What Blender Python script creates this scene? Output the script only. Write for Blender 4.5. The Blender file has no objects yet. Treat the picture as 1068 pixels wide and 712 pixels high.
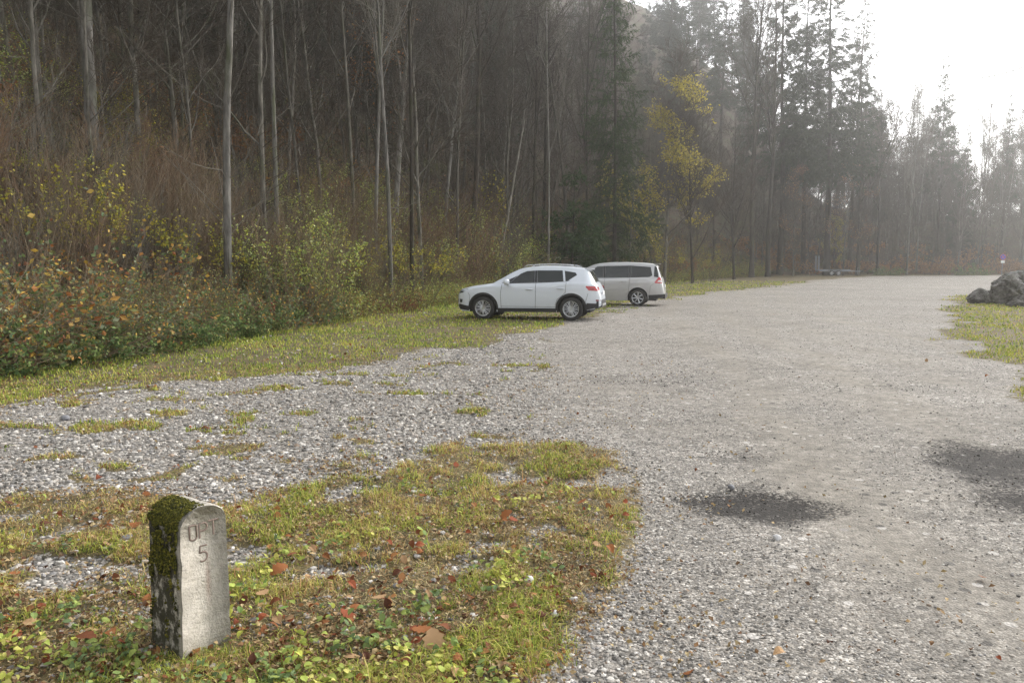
import bpy, bmesh, math, random
import numpy as np
from mathutils import Vector, Matrix

R = math.radians
scene = bpy.context.scene
COL = scene.collection
rng = np.random.default_rng(7)

# ---------------------------------------------------------------- camera model
F_PX, CXP, CYP, HORIZ = 830.0, 534.0, 356.0, 275.0
CAM_H = 1.65
PITCH = math.atan((CYP - HORIZ) / F_PX)

# ---------------------------------------------------------------- noise
def _hash(ix, iy, seed):
    n = (ix.astype(np.int64) * 374761393 + iy.astype(np.int64) * 668265263 + seed * 1274126177) & 0xFFFFFFFF
    n = ((n ^ (n >> 13)) * 1274126177) & 0xFFFFFFFF
    n = (n ^ (n >> 16)) & 0xFFFFFFFF
    return n / 4294967295.0

def vnoise(x, y, seed=0):
    x = np.asarray(x, float); y = np.asarray(y, float)
    ix = np.floor(x); iy = np.floor(y)
    fx = x - ix; fy = y - iy
    fx = fx * fx * (3 - 2 * fx); fy = fy * fy * (3 - 2 * fy)
    a = _hash(ix, iy, seed); b = _hash(ix + 1, iy, seed)
    c = _hash(ix, iy + 1, seed); d = _hash(ix + 1, iy + 1, seed)
    return (a * (1 - fx) + b * fx) * (1 - fy) + (c * (1 - fx) + d * fx) * fy

def fbm(x, y, seed=0, octaves=4):
    s = 0.0; a = 0.5; t = 0.0
    for o in range(octaves):
        s = s + a * vnoise(x, y, seed + 17 * o); t += a
        x = np.asarray(x) * 2.03 + 11.3; y = np.asarray(y) * 2.03 + 5.7; a *= 0.5
    return s / t

def smooth(e0, e1, x):
    t = np.clip((np.asarray(x, float) - e0) / (e1 - e0), 0, 1)
    return t * t * (3 - 2 * t)

# ---------------------------------------------------------------- terrain
def px_flat(px, py):
    """a point of the flat ground seen at a photo pixel"""
    d = F_PX * CAM_H / (py - HORIZ)
    return ((px - CXP) / F_PX * d, d)

EDGE = np.array([(-14.0, -30.0), (-10.5, 0.0), (-9.2, 6.0), (-8.2, 12.4), (-5.2, 22.8), (-3.2, 30.0), (-0.5, 39.0), (7.6, 55.0),
                 (14.5, 68.0), (22.0, 80.0), (35.0, 91.0), (60.0, 96.0), (110.0, 100.0), (420.0, 130.0)])

def polyline_dist(x, y, P):
    """signed distance, positive to the left of the polyline's direction"""
    x = np.asarray(x, float); y = np.asarray(y, float)
    best = np.full(x.shape, 1e9); sign = np.ones(x.shape)
    for a, b in zip(P[:-1], P[1:]):
        ab = b - a; L = ab @ ab
        t = np.clip(((x - a[0]) * ab[0] + (y - a[1]) * ab[1]) / L, 0, 1)
        dx = x - (a[0] + t * ab[0]); dy = y - (a[1] + t * ab[1])
        d = np.hypot(dx, dy)
        cr = ab[0] * dy - ab[1] * dx
        m = d < best - 1e-9
        best = np.where(m, d, best); sign = np.where(m, np.where(cr >= 0, 1, -1), sign)
    return best * sign

def forest_s(x, y):
    return polyline_dist(x, y, EDGE)

def poly_sd(x, y, P):
    """signed distance to a polygon, positive inside"""
    x = np.asarray(x, float); y = np.asarray(y, float)
    P = np.asarray(P, float); Q = np.roll(P, -1, axis=0)
    best = np.full(x.shape, 1e9); inside = np.zeros(x.shape, bool)
    for a, b in zip(P, Q):
        ab = b - a; L = ab @ ab + 1e-12
        t = np.clip(((x - a[0]) * ab[0] + (y - a[1]) * ab[1]) / L, 0, 1)
        best = np.minimum(best, np.hypot(x - (a[0] + t * ab[0]), y - (a[1] + t * ab[1])))
        c = ((a[1] > y) != (b[1] > y)) & (x < (b[0] - a[0]) * (y - a[1]) / (b[1] - a[1] + 1e-12) + a[0])
        inside ^= c
    return np.where(inside, best, -best)

AZ_X = [-3.0, -1.0, 0.10, 0.16, 0.20, 0.245, 0.29, 0.33, 0.40, 0.55, 0.8, 3.0]
AZ_H = [44.0, 58.0, 70.0, 67.0, 57.0, 46.0, 35.0, 18.0, 10.0, 9.0, 8.0, 8.0]

def height(x, y):
    x = np.asarray(x, float); y = np.asarray(y, float)
    base = 0.35 * smooth(40, 95, np.hypot(x * 0.6, y))
    s = forest_s(x, y)
    az = x / np.maximum(y, 1.0)
    cap = np.interp(az, AZ_X, AZ_H)
    slope = np.interp(az, [-2, 0.12, 0.3, 0.5], [0.62, 0.66, 0.55, 0.40])
    sp = np.where(s > 0, s, 0)
    lin = slope * (np.sqrt((sp - 1.6) ** 2 + 1.2) + (sp - 1.6)) * 0.5 - slope * 0.5 * (math.sqrt(1.6 ** 2 + 1.2) - 1.6)
    lin = np.maximum(lin, 0)
    k = 5.0
    kk = np.minimum(16.0, cap * 0.8); hh = np.clip(0.5 + 0.5 * (cap - lin) / kk, 0, 1)
    hcap = np.maximum(cap * (1 - hh) + lin * hh - kk * hh * (1 - hh) * smooth(0, 12, lin), 0)
    rough = (fbm(x * 0.12, y * 0.12, 3) - 0.5) * 2.2 * smooth(2, 14, s) + (fbm(x * 0.5, y * 0.5, 5) - 0.5) * 0.5 * smooth(0.5, 5, s)
    # a shallow hump under the grass patch with the marker stone, ruts on the lot
    near = smooth(60, 20, y)
    bumps = (fbm(x * 0.9, y * 0.9, 9, 3) - 0.5) * 0.05 * near
    return base + hcap + rough + bumps * (s < 2)

# grass patches given by their outlines on the lot
def flat_poly(pts):
    return np.array([px_flat(*p) for p in pts])

STRIP = np.array([(-13, -30), (-5.6, -6), (-5.2, 4.0), (-6.4, 8.4)] + [px_flat(*p) for p in
         [(60, 412), (130, 402), (260, 396), (330, 386), (420, 371), (520, 353), (580, 343), (640, 324), (700, 309), (790, 301)]]
         + [(27.5, 71.0), (38.5, 85.0), (60, 92.5), (120, 97)])
ISLAND = flat_poly([(-500, 960), (560, 960), (598, 712), (636, 640), (662, 570), (668, 505), (655, 472), (590, 462), (520, 466), (450, 472),
                    (380, 486), (300, 492), (220, 515), (120, 520), (40, 520), (-60, 540), (-400, 620)])
RIGHT = np.array([px_flat(*p) for p in [(1150, 520), (1068, 432), (1036, 396), (1004, 366), (990, 345), (982, 326), (988, 314)]]
                 + [(21.5, 40.0), (25.0, 43.0), (34.0, 46.0), (60.0, 52.0), (90, 50), (90, 8), (10, 4)])

TRACK = np.array([(2.0, -4), (2.7, 2.0), (3.6, 8.0), (4.6, 15.0), (6.6, 30.0), (13.0, 52.0), (25.0, 74.0), (46.0, 88.0), (80, 92)])
def track_field(x, y):
    d = polyline_dist(x, y, TRACK) + (fbm(x * .35, y * .35, 27) - .5) * 1.2
    one = np.exp(-((np.abs(d) - .85) / .42) ** 2)
    d2 = d + 3.1 + (fbm(x * .2, y * .2, 28) - .5)
    two = .7 * np.exp(-((np.abs(d2) - .85) / .45) ** 2) * smooth(6, 14, y)
    return np.clip(np.maximum(one, two) * (0.55 + .9 * fbm(x * .9, y * .5, 29)), 0, 1)

def damp_field(X, Y):
    def hollow(px, py, rx, ry, sd):
        cx, cy = px_flat(px, py)
        n = (fbm(X * 1.9 + sd, Y * 1.9, 40 + sd) - 0.5) * 1.3
        return smooth(1.2, 0.25, np.hypot((X - cx) / rx, (Y - cy) / ry) + n)
    d = hollow(785, 527, 0.55, 0.62, 1) + hollow(1052, 488, 0.78, 0.9, 2) + 0.8 * hollow(1085, 530, 0.6, 0.5, 5) + 0.4 * hollow(770, 480, 0.5, 0.4, 3) + 0.3 * hollow(935, 405, 0.9, 0.6, 4) + 0.3 * hollow(690, 395, 1.4, 1.0, 6)
    return np.clip(d, 0, 1)

def grass_field(x, y):
    """about 1 deep in grass, 0 on bare gravel, ragged in between; also the three parts"""
    s = forest_s(x, y)
    st = polyline_dist(x, y, STRIP)
    wob = (fbm(x * 1.3, y * 1.3, 21) - 0.5) * 1.5 + (fbm(x * 0.3, y * 0.3, 22) - 0.5) * 1.6
    far = smooth(6, 30, y)
    a = smooth(-0.7, 0.9, st + wob * (0.7 + 1.0 * far))
    isl = poly_sd(x, y, ISLAND)
    w2 = (fbm(x * 2.2, y * 2.2, 23) - 0.5) * 1.0 + (fbm(x * 0.8, y * 0.8, 24) - 0.5) * 0.9
    left = smooth(0.4, -2.6, x)
    b = smooth(-0.30 - 0.35 * left, 0.55 + 0.35 * left, np.minimum(isl, 0.6) * (1 + 1.5 * (isl < 0) * (1 - left)) + w2 * (0.42 + 1.5 * left) + 0.05 - 0.30 * left * smooth(3.6, 5.5, y))
    bare = smooth(0.50, 0.66, 0.65 * fbm(x * 1.7, y * 1.7, 33) + 0.35 * fbm(x * 7, y * 7, 34))
    b = b * (1 - 0.8 * bare * smooth(3.0, 3.8, y))
    r = poly_sd(x, y, RIGHT)
    w3 = (fbm(x * 0.9, y * 0.9, 25) - 0.5) * 2.0
    c = smooth(-0.5, 1.0, r + w3)
    # scattered tufts on the coarse gravel between the strip and the island
    lw = smooth(1.0, -4.5, x)
    tuft = smooth(0.58 - 0.09 * lw, 0.70 - 0.06 * lw, 0.6 * fbm(x * 2.1, y * 2.4, 31) + 0.4 * fbm(x * 6.0, y * 6.0, 32)) * smooth(1.2, -0.5, x - 0.12 * (y - 7)) * smooth(26, 12, y) * (s < 0)
    return np.clip(np.maximum(np.maximum(a, b), np.maximum(c, tuft * 0.8)), 0, 1), a, b, c

# ---------------------------------------------------------------- mesh building
class MB:
    """collects vertices, faces, per-vertex colours; builds one mesh"""
    def __init__(self):
        self.v = []; self.f = []; self.c = []; self.m = []; self.n = 0
    def add(self, v, f, col=None, mat=0):
        v = np.asarray(v, float).reshape(-1, 3)
        if not isinstance(f, (list, tuple)) or (len(f) and isinstance(f[0], (int, np.integer))):
            f = [f]
        for q in f:
            q = np.asarray(q, np.int64)
            if q.ndim == 1: q = q.reshape(1, -1)
            if len(q):
                self.f.append(q + self.n); self.m.append(np.full(len(q), mat, np.int32))
        self.v.append(v)
        if col is None: col = (1, 1, 1)
        col = np.asarray(col, float)
        self.c.append(np.broadcast_to(col, (len(v), 3)))
        self.n += len(v)
        return self
    def mesh(self, name, mats, smooth_shade=False, color=True):
        me = bpy.data.meshes.new(name)
        v = np.concatenate(self.v) if self.v else np.zeros((0, 3))
        me.vertices.add(len(v)); me.vertices.foreach_set('co', v.astype(np.float32).ravel())
        loops = np.concatenate([q.ravel() for q in self.f])
        sizes = np.concatenate([np.full(len(q), q.shape[1]) for q in self.f])
        starts = np.concatenate([[0], np.cumsum(sizes)[:-1]])
        me.loops.add(len(loops)); me.loops.foreach_set('vertex_index', loops.astype(np.int32))
        me.polygons.add(len(sizes)); me.polygons.foreach_set('loop_start', starts.astype(np.int32))
        me.polygons.foreach_set('loop_total', sizes.astype(np.int32))
        me.polygons.foreach_set('material_index', np.concatenate(self.m))
        me.polygons.foreach_set('use_smooth', np.full(len(sizes), smooth_shade))
        if color:
            at = me.color_attributes.new('tint', 'FLOAT_COLOR', 'POINT')
            c = np.concatenate(self.c); c4 = np.ones((len(c), 4), np.float32); c4[:, :3] = c
            at.data.foreach_set('color', c4.ravel())
        for m in (mats if isinstance(mats, (list, tuple)) else [mats]):
            me.materials.append(m)
        me.update(calc_edges=True); me.validate()
        return me
    def obj(self, name, mats, parent=None, smooth_shade=False, color=True):
        return link(name, self.mesh(name, mats, smooth_shade, color), parent)

def link(name, data, parent=None):
    o = bpy.data.objects.new(name, data); COL.objects.link(o)
    if parent is not None: o.parent = parent
    return o

def tag(o, label=None, cat=None, group=None, kind=None):
    if label: o['label'] = label
    if cat: o['category'] = cat
    if group: o['group'] = group
    if kind: o['kind'] = kind
    return o

def empty(name, loc=(0, 0, 0), rotz=0.0):
    o = bpy.data.objects.new(name, None); COL.objects.link(o)
    o.empty_display_size = 0.2
    o.location = loc; o.rotation_euler = (0, 0, rotz)
    return o

def copy_tree(o, parent=None):
    c = o.copy(); COL.objects.link(c); c.parent = parent
    for ch in o.children: copy_tree(ch, c)
    return c

def box_vf(x0, x1, y0, y1, z0, z1):
    v = [(x0, y0, z0), (x1, y0, z0), (x1, y1, z0), (x0, y1, z0), (x0, y0, z1), (x1, y0, z1), (x1, y1, z1), (x0, y1, z1)]
    f = np.array([(0, 3, 2, 1), (4, 5, 6, 7), (0, 1, 5, 4), (1, 2, 6, 5), (2, 3, 7, 6), (3, 0, 4, 7)])
    return np.array(v, float), f

def tubes(P, Rr, sides=4, refv=None):
    """P (B,n,3) polylines, Rr (B,n) radii -> verts, quads"""
    B, n, _ = P.shape
    T = np.empty_like(P)
    T[:, 1:-1] = P[:, 2:] - P[:, :-2]; T[:, 0] = P[:, 1] - P[:, 0]; T[:, -1] = P[:, -1] - P[:, -2]
    T /= np.linalg.norm(T, axis=2, keepdims=True) + 1e-9
    m = T.mean(axis=1); ref = np.where(np.abs(m[:, 2:3]) > 0.8, np.array([[1.0, 0, 0]]), np.array([[0, 0, 1.0]]))
    if refv is not None: ref = np.broadcast_to(np.array(refv, float), (B, 3))
    U = np.cross(T, ref[:, None, :]); U /= np.linalg.norm(U, axis=2, keepdims=True) + 1e-9
    W = np.cross(T, U)
    a = np.arange(sides) * 2 * np.pi / sides
    V = P[:, :, None, :] + Rr[:, :, None, None] * (U[:, :, None, :] * np.cos(a)[None, None, :, None] + W[:, :, None, :] * np.sin(a)[None, None, :, None])
    idx = np.arange(B * n * sides).reshape(B, n, sides)
    q = np.stack([idx[:, :-1], np.roll(idx[:, :-1], -1, axis=2), np.roll(idx[:, 1:], -1, axis=2), idx[:, 1:]], axis=-1).reshape(-1, 4)
    return V.reshape(-1, 3), q

def tube1(pts, radii, sides=8):
    P = np.asarray(pts, float)[None]; r = np.broadcast_to(np.asarray(radii, float), (len(pts),))[None]
    return tubes(P, r, sides)

def lathe_vf(prof, seg=32, axis='y'):
    """prof list of (r, h) about an axis"""
    prof = np.asarray(prof, float); a = np.arange(seg) * 2 * np.pi / seg
    r = prof[:, 0][:, None]; h = np.repeat(prof[:, 1][:, None], seg, 1)
    c = r * np.cos(a); s = r * np.sin(a)
    V = np.stack([c, h, s], -1) if axis == 'y' else np.stack([c, s, h], -1)
    idx = np.arange(len(prof) * seg).reshape(len(prof), seg)
    q = np.stack([idx[:-1], np.roll(idx[:-1], -1, 1), np.roll(idx[1:], -1, 1), idx[1:]], -1).reshape(-1, 4)
    return V.reshape(-1, 3), q

# ---------------------------------------------------------------- materials
def new_mat(name):
    m = bpy.data.materials.new(name); m.use_nodes = True
    nt = m.node_tree; nt.nodes.clear()
    return m, nt

class NT:
    def __init__(self, nt): self.nt = nt
    def n(self, typ, **kw):
        nd = self.nt.nodes.new(typ)
        for k, v in kw.items():
            if k.startswith('i_'):
                key = k[2:]
                nd.inputs[int(key) if key.isdigit() else key.replace('_', ' ')].default_value = v
            else: setattr(nd, k, v)
        return nd
    def l(self, a, b): self.nt.links.new(a, b); return b
    def math(self, op, a, b=None, clamp=False):
        nd = self.nt.nodes.new('ShaderNodeMath'); nd.operation = op; nd.use_clamp = clamp
        for i, s in enumerate((a, b)):
            if s is None: continue
            if isinstance(s, (int, float)): nd.inputs[i].default_value = s
            else: self.nt.links.new(s, nd.inputs[i])
        return nd.outputs[0]
    def mix(self, fac, a, b, blend='MIX'):
        nd = self.nt.nodes.new('ShaderNodeMix'); nd.data_type = 'RGBA'; nd.blend_type = blend
        for s, key in ((fac, 0), (a, 6), (b, 7)):
            if isinstance(s, (int, float)): nd.inputs[key].default_value = s
            elif isinstance(s, tuple): nd.inputs[key].default_value = (*s, 1)[:4]
            else: self.nt.links.new(s, nd.inputs[key])
        return nd.outputs[2]
    def ramp(self, fac, stops, interp='LINEAR'):
        nd = self.nt.nodes.new('ShaderNodeValToRGB'); cr = nd.color_ramp; cr.interpolation = interp
        while len(cr.elements) > 1: cr.elements.remove(cr.elements[-1])
        for i, (p, c) in enumerate(stops):
            e = cr.elements[0] if i == 0 else cr.elements.new(p)
            e.position = p; e.color = (*c, 1) if len(c) == 3 else c
        self.nt.links.new(fac, nd.inputs[0]); return nd.outputs[0]
    def noise(self, vec, scale, detail=3, rough=0.55):
        nd = self.nt.nodes.new('ShaderNodeTexNoise'); nd.inputs['Scale'].default_value = scale
        nd.inputs['Detail'].default_value = detail; nd.inputs['Roughness'].default_value = rough
        if vec is not None: self.nt.links.new(vec, nd.inputs['Vector'])
        return nd.outputs[0]
    def voro(self, vec, scale, feature='F1', rnd=1.0):
        nd = self.nt.nodes.new('ShaderNodeTexVoronoi'); nd.feature = feature; nd.inputs['Scale'].default_value = scale
        nd.inputs['Randomness'].default_value = rnd
        if vec is not None: self.nt.links.new(vec, nd.inputs['Vector'])
        return nd
    def attr(self, name):
        nd = self.nt.nodes.new('ShaderNodeAttribute'); nd.attribute_name = name; return nd
    def bump(self, h, strength=0.5, dist=0.01):
        nd = self.nt.nodes.new('ShaderNodeBump'); nd.inputs['Strength'].default_value = strength; nd.inputs['Distance'].default_value = dist
        self.nt.links.new(h, nd.inputs['Height']); return nd.outputs[0]
    def out(self, shader, vol=False):
        o = self.nt.nodes.new('ShaderNodeOutputMaterial'); self.nt.links.new(shader, o.inputs['Volume' if vol else 'Surface'])
    def principled(self, color=None, rough=0.8, metal=0.0, coat=0.0, spec=0.5, normal=None):
        p = self.nt.nodes.new('ShaderNodeBsdfPrincipled')
        if color is not None:
            if isinstance(color, tuple): p.inputs['Base Color'].default_value = (*color, 1)[:4]
            else: self.nt.links.new(color, p.inputs['Base Color'])
        if isinstance(rough, (int, float)): p.inputs['Roughness'].default_value = rough
        else: self.nt.links.new(rough, p.inputs['Roughness'])
        p.inputs['Metallic'].default_value = metal; p.inputs['Coat Weight'].default_value = coat
        p.inputs['Coat Roughness'].default_value = 0.05
        p.inputs['Specular IOR Level'].default_value = spec
        if normal is not None: self.nt.links.new(normal, p.inputs['Normal'])
        return p.outputs[0]

def simple_mat(name, color, rough=0.5, metal=0.0, coat=0.0, spec=0.5, var=0.0, vscale=8.0):
    m, nt = new_mat(name); t = NT(nt)
    c = color
    if var:
        co = t.n('ShaderNodeTexCoord').outputs['Object']
        nz = t.noise(co, vscale, 4)
        c = t.mix(nz, tuple(k * (1 - var) for k in color), tuple(min(1, k * (1 + var)) for k in color))
    t.out(t.principled(c, rough, metal, coat, spec)); return m

def tint_mat(name, rough=0.85, spec=0.2, transl=0.0):
    """surface coloured by the mesh's own 'tint' values (leaf, blade or stone colours)"""
    m, nt = new_mat(name); t = NT(nt)
    c = t.attr('tint').outputs['Color']
    p = t.principled(c, rough, spec=spec)
    if transl:
        tr = t.n('ShaderNodeBsdfTranslucent'); t.l(c, tr.inputs['Color'])
        mx = t.n('ShaderNodeMixShader'); mx.inputs[0].default_value = transl
        t.l(p, mx.inputs[1]); t.l(tr.outputs[0], mx.inputs[2]); p = mx.outputs[0]
    t.out(p); return m

def bark_mat(name, dark, light, moss=(0.07, 0.085, 0.03), moss_amt=0.4, scale=6.0):
    m, nt = new_mat(name); t = NT(nt)
    co = t.n('ShaderNodeTexCoord').outputs['Object']
    mp = t.n('ShaderNodeMapping'); mp.inputs['Scale'].default_value = (1, 1, 0.35); t.l(co, mp.inputs[0])
    oi = t.n('ShaderNodeObjectInfo')
    add = t.n('ShaderNodeVectorMath', operation='ADD'); t.l(mp.outputs[0], add.inputs[0])
    cmb = t.n('ShaderNodeCombineXYZ'); r10 = t.math('MULTIPLY', oi.outputs['Random'], 50.0)
    t.l(r10, cmb.inputs[2]); t.l(cmb.outputs[0], add.inputs[1])
    nz = t.noise(add.outputs[0], scale, 5, 0.65)
    n2 = t.noise(add.outputs[0], scale * 0.35, 3)
    c = t.ramp(nz, [(0.3, dark), (0.52, tuple((a + b) / 2 for a, b in zip(dark, light))), (0.7, light)])
    mk = t.ramp(n2, [(0.50, (0, 0, 0)), (0.68, (moss_amt,) * 3)])
    c = t.mix(mk, c, moss)
    vv = t.ramp(oi.outputs['Random'], [(0, (0.65,) * 3), (1, (1.15,) * 3)])
    c = t.mix(1.0, c, vv, 'MULTIPLY')
    t.out(t.principled(c, 0.95, spec=0.15, normal=t.bump(nz, 0.5, 0.02))); return m
# ================================================================ GROUND
def ground_material():
    m, nt = new_mat('ground_surface'); t = NT(nt)
    co = t.n('ShaderNodeTexCoord').outputs['Object']
    g = t.attr('grass').outputs['Fac']; fo = t.attr('forest').outputs['Fac']; dk = t.attr('damp').outputs['Fac']; co_a = t.attr('coarse').outputs['Fac']
    # warp
    wn = t.n('ShaderNodeTexNoise'); wn.inputs['Scale'].default_value = 9.0; t.l(co, wn.inputs['Vector'])
    v1 = t.voro(co, 66.0); v2 = t.voro(co, 34.0); v3 = t.voro(co, 120.0)
    stops = [(0.0, (0.045, 0.044, 0.042)), (0.18, (0.12, 0.117, 0.112)), (0.40, (0.24, 0.232, 0.222)), (0.60, (0.33, 0.31, 0.285)), (0.78, (0.20, 0.20, 0.202)), (0.88, (0.46, 0.45, 0.435)), (1.0, (0.66, 0.65, 0.635))]
    def cellcol(v): 
        s = t.n('ShaderNodeSeparateColor'); t.l(v.outputs['Color'], s.inputs[0])
        return t.ramp(s.outputs[0], stops), s.outputs[1]
    c1, r1 = cellcol(v1); c2, r2 = cellcol(v2); c3, r3 = cellcol(v3)
    big = t.math('MULTIPLY', t.math('GREATER_THAN', r2, 0.55), t.math('ADD', t.math('MULTIPLY', co_a, 0.85), 0.12), True)
    grav = t.mix(big, t.mix(t.math('GREATER_THAN', r1, .5), c1, c3), c2)
    fines = t.noise(co, 260.0, 2)
    fcol = t.ramp(fines, [(0.3, (0.20, 0.19, 0.172)), (0.7, (0.33, 0.315, 0.29))])
    patch = t.noise(co, 0.55, 4)
    pf = t.math('MULTIPLY', t.ramp(patch, [(0.42, (0, 0, 0)), (0.66, (0.5,) * 3)]), t.math('SUBTRACT', 1.0, t.math('MULTIPLY', co_a, 0.8)), True)
    tk = t.attr('track').outputs['Fac']
    pf = t.math('ADD', pf, t.math('MULTIPLY', tk, .62), True)
    grav = t.mix(pf, grav, fcol)
    tone = t.ramp(t.noise(co, 0.23, 3), [(0.3, (0.86, 0.85, 0.83)), (0.7, (1.08, 1.07, 1.05))])
    grav = t.mix(1.0, grav, tone, 'MULTIPLY')
    # drifts of coarse and fine stone a hand to a stride wide
    for sc, lo, hi in ((14.0, .62, 1.25), (4.6, .74, 1.18), (1.3, .84, 1.12)):
        mod = t.ramp(t.noise(co, sc, 4, .7), [(.32, (lo,) * 3), (.68, (hi,) * 3)])
        grav = t.mix(.9, grav, mod, 'MULTIPLY')
    sv = t.voro(co, 9.0); ssep = t.n('ShaderNodeSeparateColor'); t.l(sv.outputs['Color'], ssep.inputs[0])
    spk = t.math('MULTIPLY', t.math('GREATER_THAN', ssep.outputs[0], .72), t.math('LESS_THAN', sv.outputs['Distance'], .27))
    grav = t.mix(t.math('MULTIPLY', spk, .75), grav, t.ramp(ssep.outputs[1], [(0, (.05, .048, .046)), (.55, (.11, .108, .105)), (.7, (.42, .41, .40)), (1, (.56, .55, .54))]))
    grav = t.mix(1.0, grav, (1.05, 1.01, 0.955), 'MULTIPLY')
    # damp blackish earth in the hollows of the lot
    dsum = t.math('ADD', t.math('ADD', dk, t.math('MULTIPLY', t.math('SUBTRACT', r1, .5), .75)), t.math('MULTIPLY', t.math('SUBTRACT', t.noise(co, 5.0, 5, 0.7), .5), .9))
    dn = t.math('MULTIPLY', t.ramp(dsum, [(0.28, (0, 0, 0)), (0.80, (1, 1, 1))]), t.math('MULTIPLY', dk, 4.0, True), True)
    dampc = t.mix(0.94, grav, (0.022, 0.019, 0.017))
    grav = t.mix(dn, grav, dampc)
    # turf base under the blades
    gn = t.noise(co, 3.0, 5, 0.65); gn2 = t.noise(co, 28.0, 3)
    turf = t.ramp(gn, [(0.28, (0.07, 0.055, 0.032)), (0.45, (0.13, 0.10, 0.05)), (0.6, (0.20, 0.16, 0.075)), (0.75, (0.25, 0.17, 0.085))])
    turf = t.mix(t.ramp(gn2, [(0.35, (0.75,) * 3), (0.6, (0,) * 3)]), turf, (0.055, 0.048, 0.024))
    gm = t.math('ADD', g, t.math('MULTIPLY', t.math('SUBTRACT', t.noise(co, 6.5, 5, 0.7), 0.5), 1.5))
    gm = t.ramp(gm, [(0.38, (0, 0, 0)), (0.56, (1, 1, 1))])
    c = t.mix(gm, grav, turf)
    # leaf litter of the wood
    lv = t.voro(co, 11.0); sp = t.n('ShaderNodeSeparateColor'); t.l(lv.outputs['Color'], sp.inputs[0])
    litter = t.ramp(sp.outputs[0], [(0.0, (0.014, 0.011, 0.008)), (0.35, (0.042, 0.028, 0.016)), (0.6, (0.085, 0.050, 0.026)), (0.85, (0.06, 0.040, 0.025)), (1.0, (0.15, 0.095, 0.052))])
    green = t.ramp(t.noise(co, 0.35, 4), [(0.48, (0, 0, 0)), (0.66, (0.75,) * 3)])
    litter = t.mix(green, litter, t.ramp(t.noise(co, 14.0, 3), [(0.3, (0.03, 0.042, 0.014)), (0.7, (0.11, 0.12, 0.04))]))
    c = t.mix(fo, c, litter)
    # relief
    h1 = t.math('SUBTRACT', 1.0, t.math('MULTIPLY', v1.outputs['Distance'], 1.0))
    h2 = t.math('SUBTRACT', 1.0, t.math('MULTIPLY', v2.outputs['Distance'], 1.2))
    hh = t.math('ADD', t.math('MULTIPLY', h1, 0.5), t.math('MULTIPLY', t.math('MULTIPLY', h2, big), 1.2))
    bmp = t.bump(hh, 0.9, 0.012)
    t.out(t.principled(c, 0.92, spec=0.25, normal=bmp))
    return m

GROUND_MAT = ground_material()

def build_ground():
    def axis(segs):
        out = []
        for a, b, step in segs: out += list(np.arange(a, b, step))
        return np.array(out + [segs[-1][1]])
    xs = axis([(-520, -120, 16), (-120, -60, 4), (-60, -25, 1.2), (-25, -12, 0.4), (-12, -6, 0.16), (-6, 7, 0.075), (7, 14, 0.16), (14, 30, 0.4), (30, 70, 1.2), (70, 140, 4), (140, 520, 16)])
    ys = axis([(-520, -60, 24), (-60, -10, 4), (-10, 1, 0.8), (1, 9, 0.075), (9, 16, 0.15), (16, 30, 0.3), (30, 60, 0.6), (60, 110, 1.1), (110, 190, 3), (190, 520, 16)])
    X, Y = np.meshgrid(xs, ys, indexing='ij')
    s = forest_s(X, Y)
    Z = height(X, Y)
    G, a, b, c = grass_field(X, Y)
    Z = Z + 0.035 * smooth(0, 0.8, b * G) * (Y < 12)
    # shallow hollows with damp earth
    damp = damp_field(X, Y); track = track_field(X, Y)
    Z = Z - 0.03 * damp
    coarse = np.clip(smooth(1.2, -0.6, X - 0.02 * Y) * smooth(34, 16, Y) + 0.35 * smooth(0.5, 0.65, fbm(X * 0.25, Y * 0.25, 51)), 0, 1)
    forest = smooth(-0.25, 1.3, s + (fbm(X * 0.7, Y * 0.7, 61) - 0.5) * 2.0)
    # far ground beyond the lot: the wood's floor
    nx, ny = X.shape
    idx = np.arange(nx * ny).reshape(nx, ny)
    q = np.stack([idx[:-1, :-1], idx[1:, :-1], idx[1:, 1:], idx[:-1, 1:]], -1).reshape(-1, 4)
    V = np.stack([X, Y, Z], -1).reshape(-1, 3)
    def cell(A): return ((A[:-1, :-1] + A[1:, :-1] + A[1:, 1:] + A[:-1, 1:]) / 4).ravel()
    cf, cg = cell(s), cell(G)
    groups = [('hillside', cf > 0.6), ('gravel_lot', (cf <= 0.6) & (cg < 0.5)), ('grass_verge', (cf <= 0.6) & (cg >= 0.5))]
    for name, msk in groups:
        qq = q[msk]; used, inv = np.unique(qq.ravel(), return_inverse=True)
        mb = MB(); mb.add(V[used], inv.reshape(-1, 4))
        me = mb.mesh(name, GROUND_MAT, True, False)
        for an, A in (('grass', G), ('forest', forest), ('damp', damp), ('coarse', coarse), ('track', track)):
            at = me.attributes.new(an, 'FLOAT', 'POINT'); at.data.foreach_set('value', A.reshape(-1)[used].astype(np.float32))
        # normals from the whole sheet so the pieces join without a seam
        o = link(name, me); tag(o, kind='structure')
    return
build_ground()

def ground_z(x, y):
    z = height(x, y)
    G, a, b, c = grass_field(x, y)
    return z + 0.035 * smooth(0, 0.8, b * G) * (np.asarray(y) < 12)

def in_view(x, y, margin=0.06):
    a = x / np.maximum(y, 0.1)
    return (y > 0.5) & (np.abs(a) < 0.645 + margin)

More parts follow.
